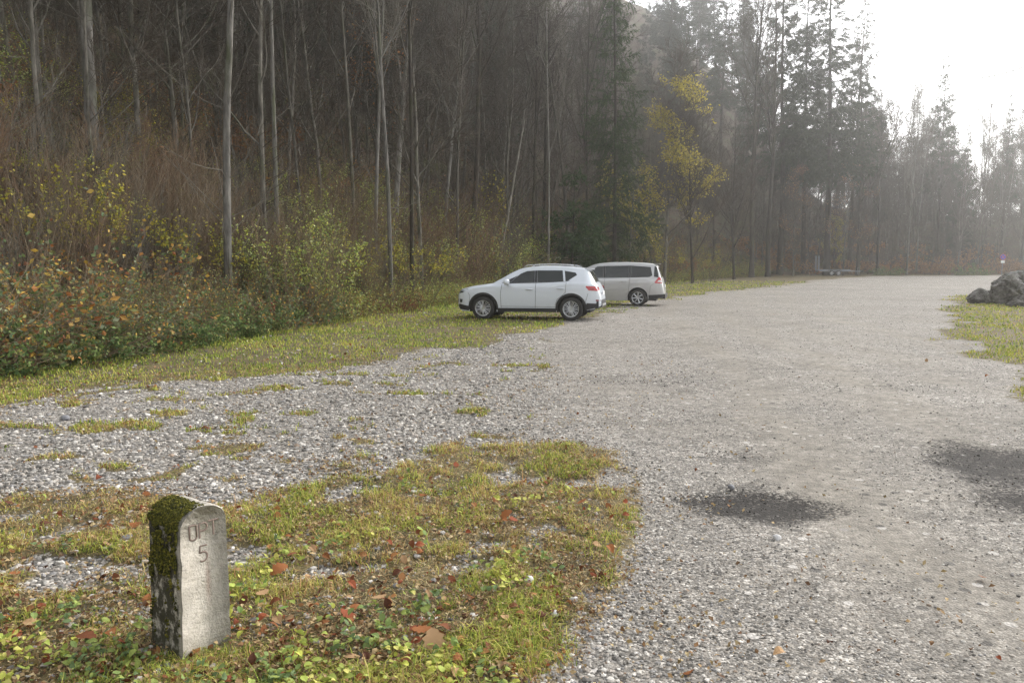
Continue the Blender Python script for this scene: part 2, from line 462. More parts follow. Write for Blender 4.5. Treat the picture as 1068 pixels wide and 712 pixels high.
# ---------------------------------------------------------------- loose gravel stones
def stones():
    n = 330000
    # thinner with distance, as the eye resolves fewer of them
    r = 2.2 * (46.0 / 2.2) ** rng.random(n) ; th = rng.uniform(-0.64, 0.66, n)
    x = r * np.sin(th); y = r * np.cos(th)
    keep = in_view(x, y)
    G = grass_field(x, y)[0]; s = forest_s(x, y)
    coarse = np.clip(smooth(1.2, -0.6, x - 0.02 * y), 0, 1)
    isl = poly_sd(x, y, ISLAND)
    rim = 0.55 * smooth(-0.35, -0.05, isl) * smooth(0.3, 0.0, isl)
    p = (0.16 + 0.62 * np.maximum(coarse, rim)) * (1 - 0.93 * smooth(0.3, 0.75, G)) * (0.35 + 1.0 * fbm(x * 1.1, y * 1.1, 71)) * (1 - .75 * track_field(x, y))
    keep &= (rng.random(n) < p * smooth(46, 14, r) ** .7) & (s < 0)
    x, y, coarse, rim = x[keep], y[keep], coarse[keep], rim[keep]; n = len(x)
    size = 0.0028 + 0.0048 * rng.random(n) ** 1.8 + (np.maximum(coarse, rim * 0.8) * (0.001 + 0.011 * rng.random(n) ** 3.4))
    size *= 1 + 0.05 * np.hypot(x, y) * (rng.random(n) > .3)
    z = ground_z(x, y)
    bm = bmesh.new(); bmesh.ops.create_icosphere(bm, subdivisions=1, radius=1)
    bv = np.array([v.co[:] for v in bm.verts]); bf = np.array([[v.index for v in f.verts] for f in bm.faces]); bm.free()
    k = len(bv)
    V = bv[None] * (1 + (rng.random((n, k, 1)) - 0.5) * 0.55)
    V = V * (size[:, None, None] * (0.75 + 0.7 * rng.random((n, 1, 3))) * np.array([1, 1, 0.62]))
    a = rng.uniform(0, 6.28, n); ca, sa = np.cos(a)[:, None], np.sin(a)[:, None]
    V = np.stack([V[..., 0] * ca - V[..., 1] * sa, V[..., 0] * sa + V[..., 1] * ca, V[..., 2]], -1)
    V += np.stack([x, y, z + size * 0.22], -1)[:, None, :]
    pal = np.array([(0.11, 0.107, 0.102), (0.20, 0.195, 0.187), (0.30, 0.292, 0.28), (0.36, 0.335, 0.31), (0.26, 0.26, 0.265), (0.48, 0.47, 0.45), (0.62, 0.61, 0.59), (0.25, 0.20, 0.16)])
    c = pal[rng.choice(len(pal), n, p=[.12, .14, .18, .18, .12, .15, .08, .03])] * (0.85 + 0.3 * rng.random((n, 1))) * np.array([1.05, 1.01, .955])
    dmp = damp_field(x, y); wet = rng.random(n) < dmp * 1.15; c = np.where(wet[:, None], c * .26, c)
    mb = MB(); mb.add(V.reshape(-1, 3), (bf[None] + (np.arange(n) * k)[:, None, None]).reshape(-1, 3), np.repeat(c, k, 0))
    tag(mb.obj('gravel', tint_mat('gravel_stone', 0.9, 0.25)), kind='stuff')
stones()

# ---------------------------------------------------------------- grass
def blades(mb, x, y, h, w, col, lean=0.6):
    n = len(x); z = ground_z(x, y) - 0.006
    a = rng.uniform(0, 6.283, n); l = lean * h * rng.random(n) ** 0.7 * 1.2
    b2 = a + rng.normal(0, 0.4, n)
    dx, dy = np.cos(a), np.sin(a); px_, py_ = -np.sin(a), np.cos(a)
    b = np.stack([x, y, z], -1); side = np.stack([px_, py_, np.zeros(n)], -1) * (w / 2)[:, None]
    mid = b + np.stack([dx * l * .35, dy * l * .35, h * .6], -1)
    tip = b + np.stack([np.cos(b2) * l, np.sin(b2) * l, h * (1 - 0.45 * (l / (h + 1e-6)) ** 2 * .6)], -1)
    V = np.stack([b - side, b + side, mid + side * .8, mid - side * .8, tip], 1)
    i = np.arange(n)[:, None] * 5
    mb.add(V.reshape(-1, 3), [i + np.array([0, 1, 2, 3]), i + np.array([3, 2, 4])], np.repeat(col, 5, 0))

def pick(pal, n, p=None, var=0.25):
    pal = np.array(pal); p = None if p is None else np.array(p) / np.sum(p)
    return pal[rng.choice(len(pal), n, p=p)] * (1 - var + 2 * var * rng.random((n, 1)))

GRASS_PAL = [(0.23, 0.31, 0.055), (0.37, 0.41, 0.075), (0.50, 0.47, 0.11), (0.50, 0.40, 0.17), (0.46, 0.28, 0.13), (0.11, 0.16, 0.04)]
def grass():
    mb = MB()
    # clumped blades of the near patch
    n = 560000
    r = 2.3 * (13.0 / 2.3) ** rng.random(n); th = rng.uniform(-0.64, 0.66, n)
    x = r * np.sin(th); y = r * np.cos(th)
    G, a, b, c = grass_field(x, y); s = forest_s(x, y)
    cl = smooth(0.40, 0.60, fbm(x * 5.5, y * 5.5, 81)); cl2 = fbm(x * 1.2, y * 1.2, 82); cl3 = smooth(.34, .56, fbm(x * 1.4, y * 1.4, 87) + .12 * smooth(-3, 0, x))
    keep = in_view(x, y) & (s < 0.5) & (rng.random(n) < smooth(0.3, 0.8, G) * (0.14 + 0.86 * cl) * (.3 + .7 * cl3))
    x, y, r, cl, cl2 = x[keep], y[keep], r[keep], cl[keep], cl2[keep]; n = len(x)
    d = np.hypot(x, y)
    h = (0.012 + 0.046 * rng.random(n) ** 1.6 * (0.35 + cl)) * (0.6 + 0.8 * cl2)
    tall = rng.random(n) < 0.012 * (d < 6); h = np.where(tall, h * 2.6, h)
    w = 0.0022 + 0.0011 * d * 0.5
    dry = fbm(x * 2.1, y * 2.1, 83)
    col = np.where((rng.random(n) < smooth(0.42, 0.64, dry + 0.06))[:, None], pick(GRASS_PAL, n, [.3, .8, 2, 3, 2.2, .2], .4), pick(GRASS_PAL, n, [2, 3, 2.6, 1.0, .4, .8], .4))
    blades(mb, x, y, h, w, col, 1.35)
    # verge strip by the wood and the right-hand grass, coarser with distance
    n = 330000
    r = 8.0 * (70.0 / 8.0) ** rng.random(n); th = rng.uniform(-0.64, 0.66, n)
    x = r * np.sin(th); y = r * np.cos(th)
    G, a, b, c = grass_field(x, y); s = forest_s(x, y); cl = smooth(0.35, 0.6, fbm(x * 2.2, y * 2.2, 84))
    keep = in_view(x, y) & (s < 1.2) & (rng.random(n) < smooth(0.35, 0.85, G) * (0.3 + 0.7 * cl) * (0.25 + .75 * smooth(0.3, 0.55, fbm(x * .6, y * .6, 88))))
    x, y, s, c = x[keep], y[keep], s[keep], c[keep]; n = len(x); d = np.hypot(x, y)
    edge = smooth(-2.0, 0.4, s)
    h = (0.02 + 0.05 * rng.random(n) ** 1.5) * (1 + 2.2 * edge * rng.random(n)) * (1 + 0.012 * d)
    w = 0.0016 * d ** 0.9
    yel = smooth(0.44, 0.66, fbm(x * .5, y * .5, 85) + 0.14 * (c > 0.3))
    col = np.where((rng.random(n) < yel)[:, None], pick(GRASS_PAL, n, [1.5, 3.5, 3.0, .9, .2, .3]), pick(GRASS_PAL, n, [3.4, 3, 1.0, .15, .05, 1.6]))
    blades(mb, x, y, h, w, col, 0.8)
    tag(mb.obj('grass', tint_mat('grass_blade', 0.8, 0.2, 0.25)), kind='stuff')
grass()

# ---------------------------------------------------------------- fallen leaves
LEAF_PAL = [(0.16, 0.055, 0.022), (0.26, 0.10, 0.035), (0.34, 0.16, 0.06), (0.10, 0.04, 0.022), (0.40, 0.25, 0.13), (0.22, 0.06, 0.025)]
def leaf_shape(n_rows=5, lobes=0.0):
    """a leaf of unit length along +x with its midrib folded: vertices and faces"""
    t = np.linspace(0, 1, n_rows)
    w = 0.36 * np.sin(np.pi * np.clip(t * 0.96 + 0.03, 0, 1)) ** 0.8
    if lobes: w = w * (1 + lobes * np.where(np.arange(n_rows) % 2 == 0, -0.5, 0.6))
    v = []
    for ti, wi in zip(t, w):
        v += [(ti, -wi, 0.10 * wi + .02), (ti, 0, 0.0), (ti, wi, 0.12 * wi + .02)]
    f = []
    for i in range(n_rows - 1):
        k = i * 3
        f += [(k, k + 1, k + 4, k + 3), (k + 1, k + 2, k + 5, k + 4)]
    v = np.array(v); v[:, 2] += 0.16 * np.sin(v[:, 0] * 2.6)
    return v, np.array(f)

def scatter_leaves(mb, x, y, z, size, col, tilt=0.5, shape=None):
    v, f = shape or leaf_shape()
    n = len(x); k = len(v)
    az = rng.uniform(0, 6.283, n); tx = rng.normal(0, tilt, n); ty = rng.normal(0, tilt, n)
    V = np.repeat(v[None], n, 0) - np.array([0.5, 0, 0])
    V[..., 2] *= rng.uniform(-1.5, 2.5, (n, 1))
    def rot(V, ang, i, j):
        c, s = np.cos(ang)[:, None], np.sin(ang)[:, None]; W = V.copy()
        W[..., i] = V[..., i] * c - V[..., j] * s; W[..., j] = V[..., i] * s + V[..., j] * c; return W
    V = rot(rot(rot(V, tx, 1, 2), ty, 0, 2), az, 0, 1) * size[:, None, None]
    V += np.stack([x, y, z], -1)[:, None]
    mb.add(V.reshape(-1, 3), (f[None] + (np.arange(n) * k)[:, None, None]).reshape(-1, f.shape[1]), np.repeat(col, k, 0))

def fallen():
    mb = MB()
    n = 20000
    r = 2.3 * (26 / 2.3) ** rng.random(n); th = rng.uniform(-0.64, 0.66, n)
    x = r * np.sin(th); y = r * np.cos(th); G = grass_field(x, y)[0]; s = forest_s(x, y)
    keep = in_view(x, y) & (rng.random(n) < (0.008 + 0.42 * smooth(0.3, .8, G) * smooth(4, 1.0, x)) * (0.2 + 1.2 * smooth(.4, .62, fbm(x * .9, y * .9, 91)))) & (s < 0.8)
    x, y = x[keep], y[keep]; n = len(x)
    size = (0.016 + 0.044 * rng.random(n) ** 2.4) * (1 + 0.02 * np.hypot(x, y))
    scatter_leaves(mb, x, y, ground_z(x, y) + 0.02, size, pick(LEAF_PAL, n, var=.3), 0.45)
    # leaf litter on the hill's foot and under the trees
    n = 130000
    r = 12 * (115 / 12) ** rng.random(n); th = rng.uniform(-0.62, 0.62, n)
    x = r * np.sin(th); y = r * np.cos(th); s = forest_s(x, y)
    keep = in_view(x, y) & (s > 0.5) & (s < 34) & (rng.random(n) < 0.6)
    x, y = x[keep], y[keep]; n = len(x); d = np.hypot(x, y)
    size = 0.05 + 0.0018 * d * (0.5 + rng.random(n))
    scatter_leaves(mb, x, y, height(x, y) + 0.03, size, pick([(0.13, 0.065, 0.03), (0.085, 0.05, 0.03), (0.17, 0.08, 0.035), (0.05, 0.032, 0.02), (0.2, 0.12, 0.07)], n, var=.3), 0.6, leaf_shape(3))
    tag(mb.obj('fallen_leaves', tint_mat('dead_leaf', 0.8, 0.25, 0.15)), kind='stuff')
fallen()

# low broad-leaved weeds between the blades of the near patch
def thatch():
    mb = MB(); n = 100000
    r = 2.2 * (14 / 2.2) ** rng.random(n); th = rng.uniform(-0.64, 0.64, n)
    x = r * np.sin(th); y = r * np.cos(th); G = grass_field(x, y)[0]; s = forest_s(x, y)
    keep = in_view(x, y) & (s < .5) & (rng.random(n) < (.10 + .9 * smooth(.05, .5, G)) * smooth(2.6, .6, x - .1 * y) * (.25 + 1.3 * smooth(.42, .62, fbm(x * 1.6, y * 1.6, 98))))
    x, y = x[keep], y[keep]; n = len(x)
    col = pick([(.30, .20, .10), (.40, .29, .15), (.20, .11, .05), (.14, .075, .04), (.46, .36, .20), (.24, .17, .07)], n, var=.35)
    scatter_leaves(mb, x, y, ground_z(x, y) + .012 + .016 * rng.random(n), (.008 + .022 * rng.random(n) ** 1.6) * (1 + .03 * np.hypot(x, y)), col, .4, leaf_shape(3))
    # dead straws lying flat
    k = 60000; r = 2.2 * (11 / 2.2) ** rng.random(k); th = rng.uniform(-0.64, 0.5, k); x = r * np.sin(th); y = r * np.cos(th); G = grass_field(x, y)[0]
    keep = in_view(x, y) & (rng.random(k) < smooth(.2, .7, G)) & (forest_s(x, y) < 0); x, y = x[keep], y[keep]; k = len(x); d = np.hypot(x, y)
    blades(mb, x, y, .012 + .02 * rng.random(k), .0016 + .0006 * d, pick([(.50, .40, .22), (.42, .30, .14), (.56, .47, .27), (.34, .21, .09)], k), 5.0)
    tag(mb.obj('dead_thatch', bpy.data.materials['dead_leaf'], None), kind='stuff')
thatch()

def weeds():
    mb = MB()
    n = 9000
    r = 2.3 * (7 / 2.3) ** rng.random(n); th = rng.uniform(-0.64, 0.3, n)
    x = r * np.sin(th); y = r * np.cos(th); G = grass_field(x, y)[0]
    f = smooth(0.50, 0.62, fbm(x * 1.5, y * 1.5, 95) + 0.16 * smooth(4.1, 2.9, y) - 0.05)
    keep = in_view(x, y) & (rng.random(n) < 0.30 * f * smooth(.4, .8, G) * smooth(6.4, 3.2, y))
    x, y = x[keep], y[keep]; n = len(x)
    hue = fbm(x * 3, y * 3, 96)
    for k in range(5):
        px_, py_ = x + rng.normal(0, 0.02, n), y + rng.normal(0, 0.02, n)
        col = np.where((rng.random(n) < smooth(.4, .6, hue))[:, None], pick([(0.46, 0.48, 0.09), (0.55, 0.52, 0.14), (0.33, 0.39, 0.08)], n), pick([(0.20, 0.27, 0.08), (0.30, 0.36, 0.09), (0.14, 0.20, 0.08)], n))
        scatter_leaves(mb, px_, py_, ground_z(px_, py_) + 0.012 + 0.05 * rng.random(n), 0.015 + 0.029 * rng.random(n), col, 0.5)
    # a few round the foot of the marker stone
    n = 90; mx, my = px_flat(207, 672); a = rng.uniform(0, 6.28, n); q = .10 + .22 * rng.random(n); x, y = mx + q * np.cos(a) * 1.1, my + .10 + q * np.sin(a)
    scatter_leaves(mb, x, y, ground_z(x, y) + .02 + .06 * rng.random(n), .018 + .03 * rng.random(n), pick([(0.46, 0.48, 0.09), (0.33, 0.39, 0.08), (0.16, 0.26, 0.06)], n), .4)
    tag(mb.obj('low_weeds', tint_mat('weed_leaf', 0.7, 0.3, 0.25)), kind='stuff')
weeds()
# ================================================================ VEHICLES
PAINT_WHITE = None
def paint(name, col, metal=0.0, rough=0.28):
    m, nt = new_mat(name); t = NT(nt)
    co = t.n('ShaderNodeTexCoord').outputs['Object']
    sx = t.n('ShaderNodeSeparateXYZ'); t.l(co, sx.inputs[0])
    # road dirt thrown up along the sills
    dirt = t.math('MULTIPLY', t.noise(co, 9.0, 5, 0.7), t.math('SUBTRACT', 0.95, t.math('MULTIPLY', sx.outputs[2], 1.25)), True)
    c = t.mix(t.math('MULTIPLY', dirt, 0.55), col, (0.23, 0.21, 0.18))
    rg = t.math('ADD', rough, t.math('MULTIPLY', dirt, 0.5))
    t.out(t.principled(c, rg, metal, 0.6, 0.5)); return m

M_WHITE = paint('white_car_paint', (0.62, 0.66, 0.71))
M_SILVER = paint('silver_car_paint', (0.46, 0.46, 0.46), 0.5, 0.34)
M_GLASS = simple_mat('tinted_glass', (0.014, 0.018, 0.018), 0.06, 0, 0, 0.6)
M_GLASS_REAR = simple_mat('rear_screen_glass', (0.05, 0.055, 0.055), 0.05, 0, 0, 0.9)
M_PLASTIC = simple_mat('black_plastic', (0.018, 0.018, 0.019), 0.6, var=.3)
M_RUBBER = simple_mat('tyre_rubber', (0.022, 0.021, 0.020), 0.85, var=.3)
M_ALLOY = simple_mat('alloy_metal', (0.50, 0.51, 0.52), 0.32, 0.85)
M_DARKMETAL = simple_mat('dark_metal', (0.05, 0.05, 0.052), 0.5, 0.5)
M_REDLENS = simple_mat('red_lens', (0.42, 0.012, 0.016), 0.15, 0, 0.5)
M_DARKRED = simple_mat('dark_red_lens', (0.16, 0.008, 0.012), 0.15, 0, 0.5)
M_CLEAR = simple_mat('headlight_lens', (0.22, 0.23, 0.24), 0.08, 0.4, 0.5)
M_CHROME = simple_mat('bright_trim', (0.62, 0.63, 0.64), 0.18, 0.95)
M_PLATE = simple_mat('plate_white', (0.75, 0.75, 0.73), 0.4)
M_PLATEINK = simple_mat('plate_ink', (0.02, 0.02, 0.02), 0.5)
M_GALV = simple_mat('galvanised_steel', (0.19, 0.205, 0.225), 0.5, 0.2, var=.2, vscale=14)

class Body:
    """a car shell lofted along its length; S(x,z) and T(x,y) give points on its side and its top"""
    def __init__(s, d):
        s.d = d; s.L = d['L']
    def P(s, key, x):
        a = np.array(s.d[key]); return np.interp(x, a[:, 0], a[:, 1])
    def zb(s, x):
        z = s.P('zb', x)
        for ax in s.d['axles']:
            r = s.d['arch']
            h = np.where(np.abs(x - ax) < r, s.d['rw'] + np.sqrt(np.maximum(r * r - (x - ax) ** 2, 0)), 0)
            z = np.maximum(z, h)
        return z
    def side(s, x, z):
        zs = s.P('zs', x); zt = s.P('zt', x); wb = s.P('wb', x); wt = s.P('wt', x)
        zl = s.P('zb', x)
        t = np.clip((z - zl) / np.maximum(zs - zl, 1e-3), 0, 1)
        low = wb * (1 - 0.055 * (1 - t) ** 2 * (t < 1) - 0.035 * t ** 3) + 0.006 * np.exp(-((t - 0.80) / 0.06) ** 2)
        ws = wb * 0.965
        u = np.clip((z - zs) / np.maximum(zt - 0.05 - zs, 1e-3), 0, 1)
        up = ws - 0.02 * smooth(0, .08, u) + (wt - ws + 0.02) * u ** 1.12
        return np.where(z <= zs, low, up)
    def shell(s, mat, mats, parent, name='body'):
        L = s.L
        xs = list(np.linspace(0, L, 100))
        for ax in s.d['axles']: xs += list(np.linspace(ax - s.d['arch'], ax + s.d['arch'], 41))
        xs = np.unique(np.round(np.array(xs), 4)); xs = xs[(xs >= 0) & (xs <= L)]
        zb = s.zb(xs); zs = s.P('zs', xs); zt = s.P('zt', xs); wt = s.P('wt', xs)
        rows = []
        for k in np.linspace(0, 1, 12):
            z = zb + (np.maximum(zs, zb + .01) - zb) * k; rows.append((s.side(xs, z), z))
        for k in np.linspace(0.06, 1, 8):
            z = zs + (zt - 0.05 - zs) * k; z = np.maximum(z, zs + 0.002 * k); rows.append((s.side(xs, z), z))
        rows.append((wt * 0.955, zt - 0.022)); rows.append((wt * 0.87, zt - 0.008)); rows.append((wt * 0.5, zt)); rows.append((wt * 0.0, zt + 0.006))
        Yr = np.array([r[0] for r in rows]); Zr = np.array([r[1] for r in rows])
        Yf = np.concatenate([Yr, -Yr[:-1][::-1]]); Zf = np.concatenate([Zr, Zr[:-1][::-1]])
        nr, nx = Yf.shape
        V = np.stack([np.repeat(xs[None], nr, 0), Yf, Zf], -1)
        idx = np.arange(nr * nx).reshape(nr, nx)
        q = np.stack([idx[:-1, :-1], idx[:-1, 1:], idx[1:, 1:], idx[1:, :-1]], -1).reshape(-1, 4)
        mb = MB(); mb.add(V.reshape(-1, 3), q)
        # close nose and tail
        for col, rev in ((0, False), (nx - 1, True)):
            ring = list(idx[:, col]); 
            if rev: ring = ring[::-1]
            half = nr // 2
            strip = [(idx[i, col], idx[i + 1, col], idx[nr - 2 - i, col], idx[nr - 1 - i, col]) for i in range(half)]
            strip = np.array(strip); 
            if rev: strip = strip[:, ::-1]
            mb.add(np.zeros((0, 3)), strip - mb.n)
        return mb.obj(name, mat, parent, True, False)
    def patch(s, poly, name, mat, parent, sgn=1, off=0.005, thick=0.0, mbx=None):
        """a piece that lies on the side of the shell inside the (x,z) outline"""
        bm = bmesh.new(); vs = [bm.verts.new((p[0], 0, p[1])) for p in poly]; bm.faces.new(vs)
        xs = [p[0] for p in poly]; zs = [p[1] for p in poly]
        for (lo, hi, nv) in ((min(xs), max(xs), (1, 0, 0)), (min(zs), max(zs), (0, 0, 1))):
            k = max(2, int((hi - lo) / 0.08))
            for c in np.linspace(lo, hi, k + 1)[1:-1]:
                bmesh.ops.bisect_plane(bm, geom=bm.verts[:] + bm.edges[:] + bm.faces[:], plane_co=Vector(nv) * c, plane_no=nv)
        bmesh.ops.triangulate(bm, faces=[f for f in bm.faces if len(f.verts) > 4])
        bm.verts.index_update()
        V = np.array([v.co[:] for v in bm.verts]); F = [[v.index for v in f.verts] for f in bm.faces]; bm.free()
        V[:, 1] = (s.side(V[:, 0], V[:, 2]) + off) * sgn
        mb = mbx or MB()
        tri = np.array([f for f in F if len(f) == 3]).reshape(-1, 3); qd = np.array([f for f in F if len(f) == 4]).reshape(-1, 4)
        mb.add(V, [q for q in (tri, qd) if len(q)])
        # a rim that turns back to the shell so the piece has a thickness
        ring = np.array([(p[0], (s.side(np.array([p[0]]), np.array([p[1]]))[0] + off) * sgn, p[1]) for p in poly])
        inner = ring.copy(); inner[:, 1] -= sgn * (off + 0.006)
        n = len(poly); i = np.arange(n); j = (i + 1) % n
        mb.add(np.concatenate([ring, inner]), np.stack([i, j, j + n, i + n], -1))
        if mbx is None: return mb.obj(name, mat, parent, False, False)
    def line(s, pts, mb, w=0.012, off=0.003, sgn=1, steps=14):
        """a thin dark seam over the side"""
        pts = np.array(pts, float)
        seg = np.concatenate([np.linspace(a, b, steps, endpoint=False) for a, b in zip(pts[:-1], pts[1:])] + [pts[-1:]])
        P = np.stack([seg[:, 0], (s.side(seg[:, 0], seg[:, 1]) + off - w * .3) * sgn, seg[:, 1]], -1)
        v, f = tubes(P[None], np.full((1, len(P)), w / 2), 4); mb.add(v, f)
    def top(s, x, yf):
        """point of the top at x, yf = share of the half width at the top edge"""
        zt = s.P('zt', x); wt = s.P('wt', x); a = np.abs(yf)
        z = zt + np.interp(a, [0, .5, .87, .955, 1], [0.006, 0, -.008, -.022, -.05])
        return np.stack([x, wt * yf, z], -1)
    def top_patch(s, x0, x1, f0, f1, name, mat, parent, off=0.006, n=12, taper=1.0):
        U, Vv = np.meshgrid(np.linspace(0, 1, n), np.linspace(-1, 1, n), indexing='ij')
        X = x0 + (x1 - x0) * U; Fy = Vv * (f0 + (f1 - f0) * U)
        P = s.top(X, Fy)
        e = 1e-2
        slope = (s.P('zt', X + e) - s.P('zt', X - e)) / (2 * e)
        N = np.stack([-slope, np.zeros_like(X), np.ones_like(X)], -1); N /= np.linalg.norm(N, axis=-1, keepdims=True)
        A = P + N * off; B = P - N * 0.004
        idx = np.arange(n * n).reshape(n, n)
        q = np.stack([idx[:-1, :-1], idx[1:, :-1], idx[1:, 1:], idx[:-1, 1:]], -1).reshape(-1, 4)
        ring = np.concatenate([idx[0, :-1], idx[:-1, -1], idx[-1, ::-1][:-1], idx[::-1, 0][:-1]]); r2 = np.roll(ring, -1)
        mb = MB(); mb.add(np.concatenate([A.reshape(-1, 3), B.reshape(-1, 3)]), [q, np.stack([ring, r2, r2 + n * n, ring + n * n], -1)])
        return mb.obj(name, mat, parent, True, False)

def make_wheel(parent, x, y, r, w, sgn, spokes, double, rim_mat):
    wh = empty('wheel'); wh.parent = parent; wh.location = (x, y, r); wh.rotation_euler = (0, random.uniform(0, 6), 0)
    v, f = lathe_vf([(r * .66, -w / 2), (r * .9, -w / 2 * 1.0), (r * .975, -w * .44), (r, -w * .3), (r, w * .3), (r * .975, w * .44), (r * .9, w / 2), (r * .66, w / 2), (r * .64, 0), (r * .66, -w / 2)], 40)
    mb = MB(); mb.add(v, f); mb.obj('tyre', M_RUBBER, wh, True, False)
    mb = MB(); rr = r * .685
    v, f = lathe_vf([(rr * .96, w * .40 * sgn), (rr, w * .49 * sgn), (rr * 1.0, w * .515 * sgn), (rr * .93, w * .50 * sgn), (rr * .90, w * .30 * sgn), (rr * .88, -w * .3 * sgn)], 40); mb.add(v, f)
    v, f = lathe_vf([(0.001, w * .47 * sgn), (rr * .16, w * .47 * sgn), (rr * .22, w * .42 * sgn), (rr * .24, w * .2 * sgn)], 20); mb.add(v, f)
    for k in range(spokes):
        for dd in ((-.13, .13) if double else (0,)):
            a = 2 * math.pi * k / spokes + dd; a2 = 2 * math.pi * k / spokes + dd * (1.5 if double else 1)
            p0 = np.array([rr * .18 * math.cos(a), w * .42 * sgn, rr * .18 * math.sin(a)]); p1 = np.array([rr * .95 * math.cos(a2), w * .46 * sgn, rr * .95 * math.sin(a2)])
            v, f = tubes(np.array([[p0, (p0 + p1) / 2 + np.array([0, .012 * sgn, 0]), p1]]), np.array([[rr * (.058 if double else .12), rr * (.045 if double else .11), rr * (.06 if double else .13)]]), 6); mb.add(v, f)
    mb.obj('rim', rim_mat, wh, False, False)
    mb = MB(); v, f = lathe_vf([(0.001, 0.0), (rr * .92, 0.0), (rr * .92, -w * .28 * sgn), (.001, -w * .28 * sgn)], 32); mb.add(v, f)
    v2, f2 = lathe_vf([(0.001, w * .12 * sgn), (rr * .62, w * .12 * sgn), (rr * .62, 0.0)], 28); mb.add(v2, f2)
    mb.obj('brake_disc', M_DARKMETAL, wh, False, False)
    return wh

def number_plate(parent, x, z, txt, rot=(R(90), 0, R(90))):
    v, f = box_vf(x, x + .012, -.26, .26, z - .055, z + .055); mb = MB(); mb.add(v, f)
    p = mb.obj('number_plate', M_PLATE, parent, False, False)
    mb = MB(); v, f = box_vf(x + .0125, x + .0145, -.255, -.215, z - .05, z + .05); mb.add(v, f); mb.obj('country_band', simple_mat('band_blue', (.02, .06, .35), .4), p, False, False)
    return p

def finish_vehicle(root, px, py_ground, d, yaw, L, x_ref):
    """place so that the point x_ref along the body stands at the wanted spot; the nose points to -X turned by yaw"""
    x = (px - CXP) / F_PX * d; y = d
    c, s = math.cos(yaw), math.sin(yaw)
    root.rotation_euler = (0, 0, yaw)
    z = float(ground_z(np.array([x]), np.array([y]))[0])
    root.location = (x - c * x_ref, y - s * x_ref, z)

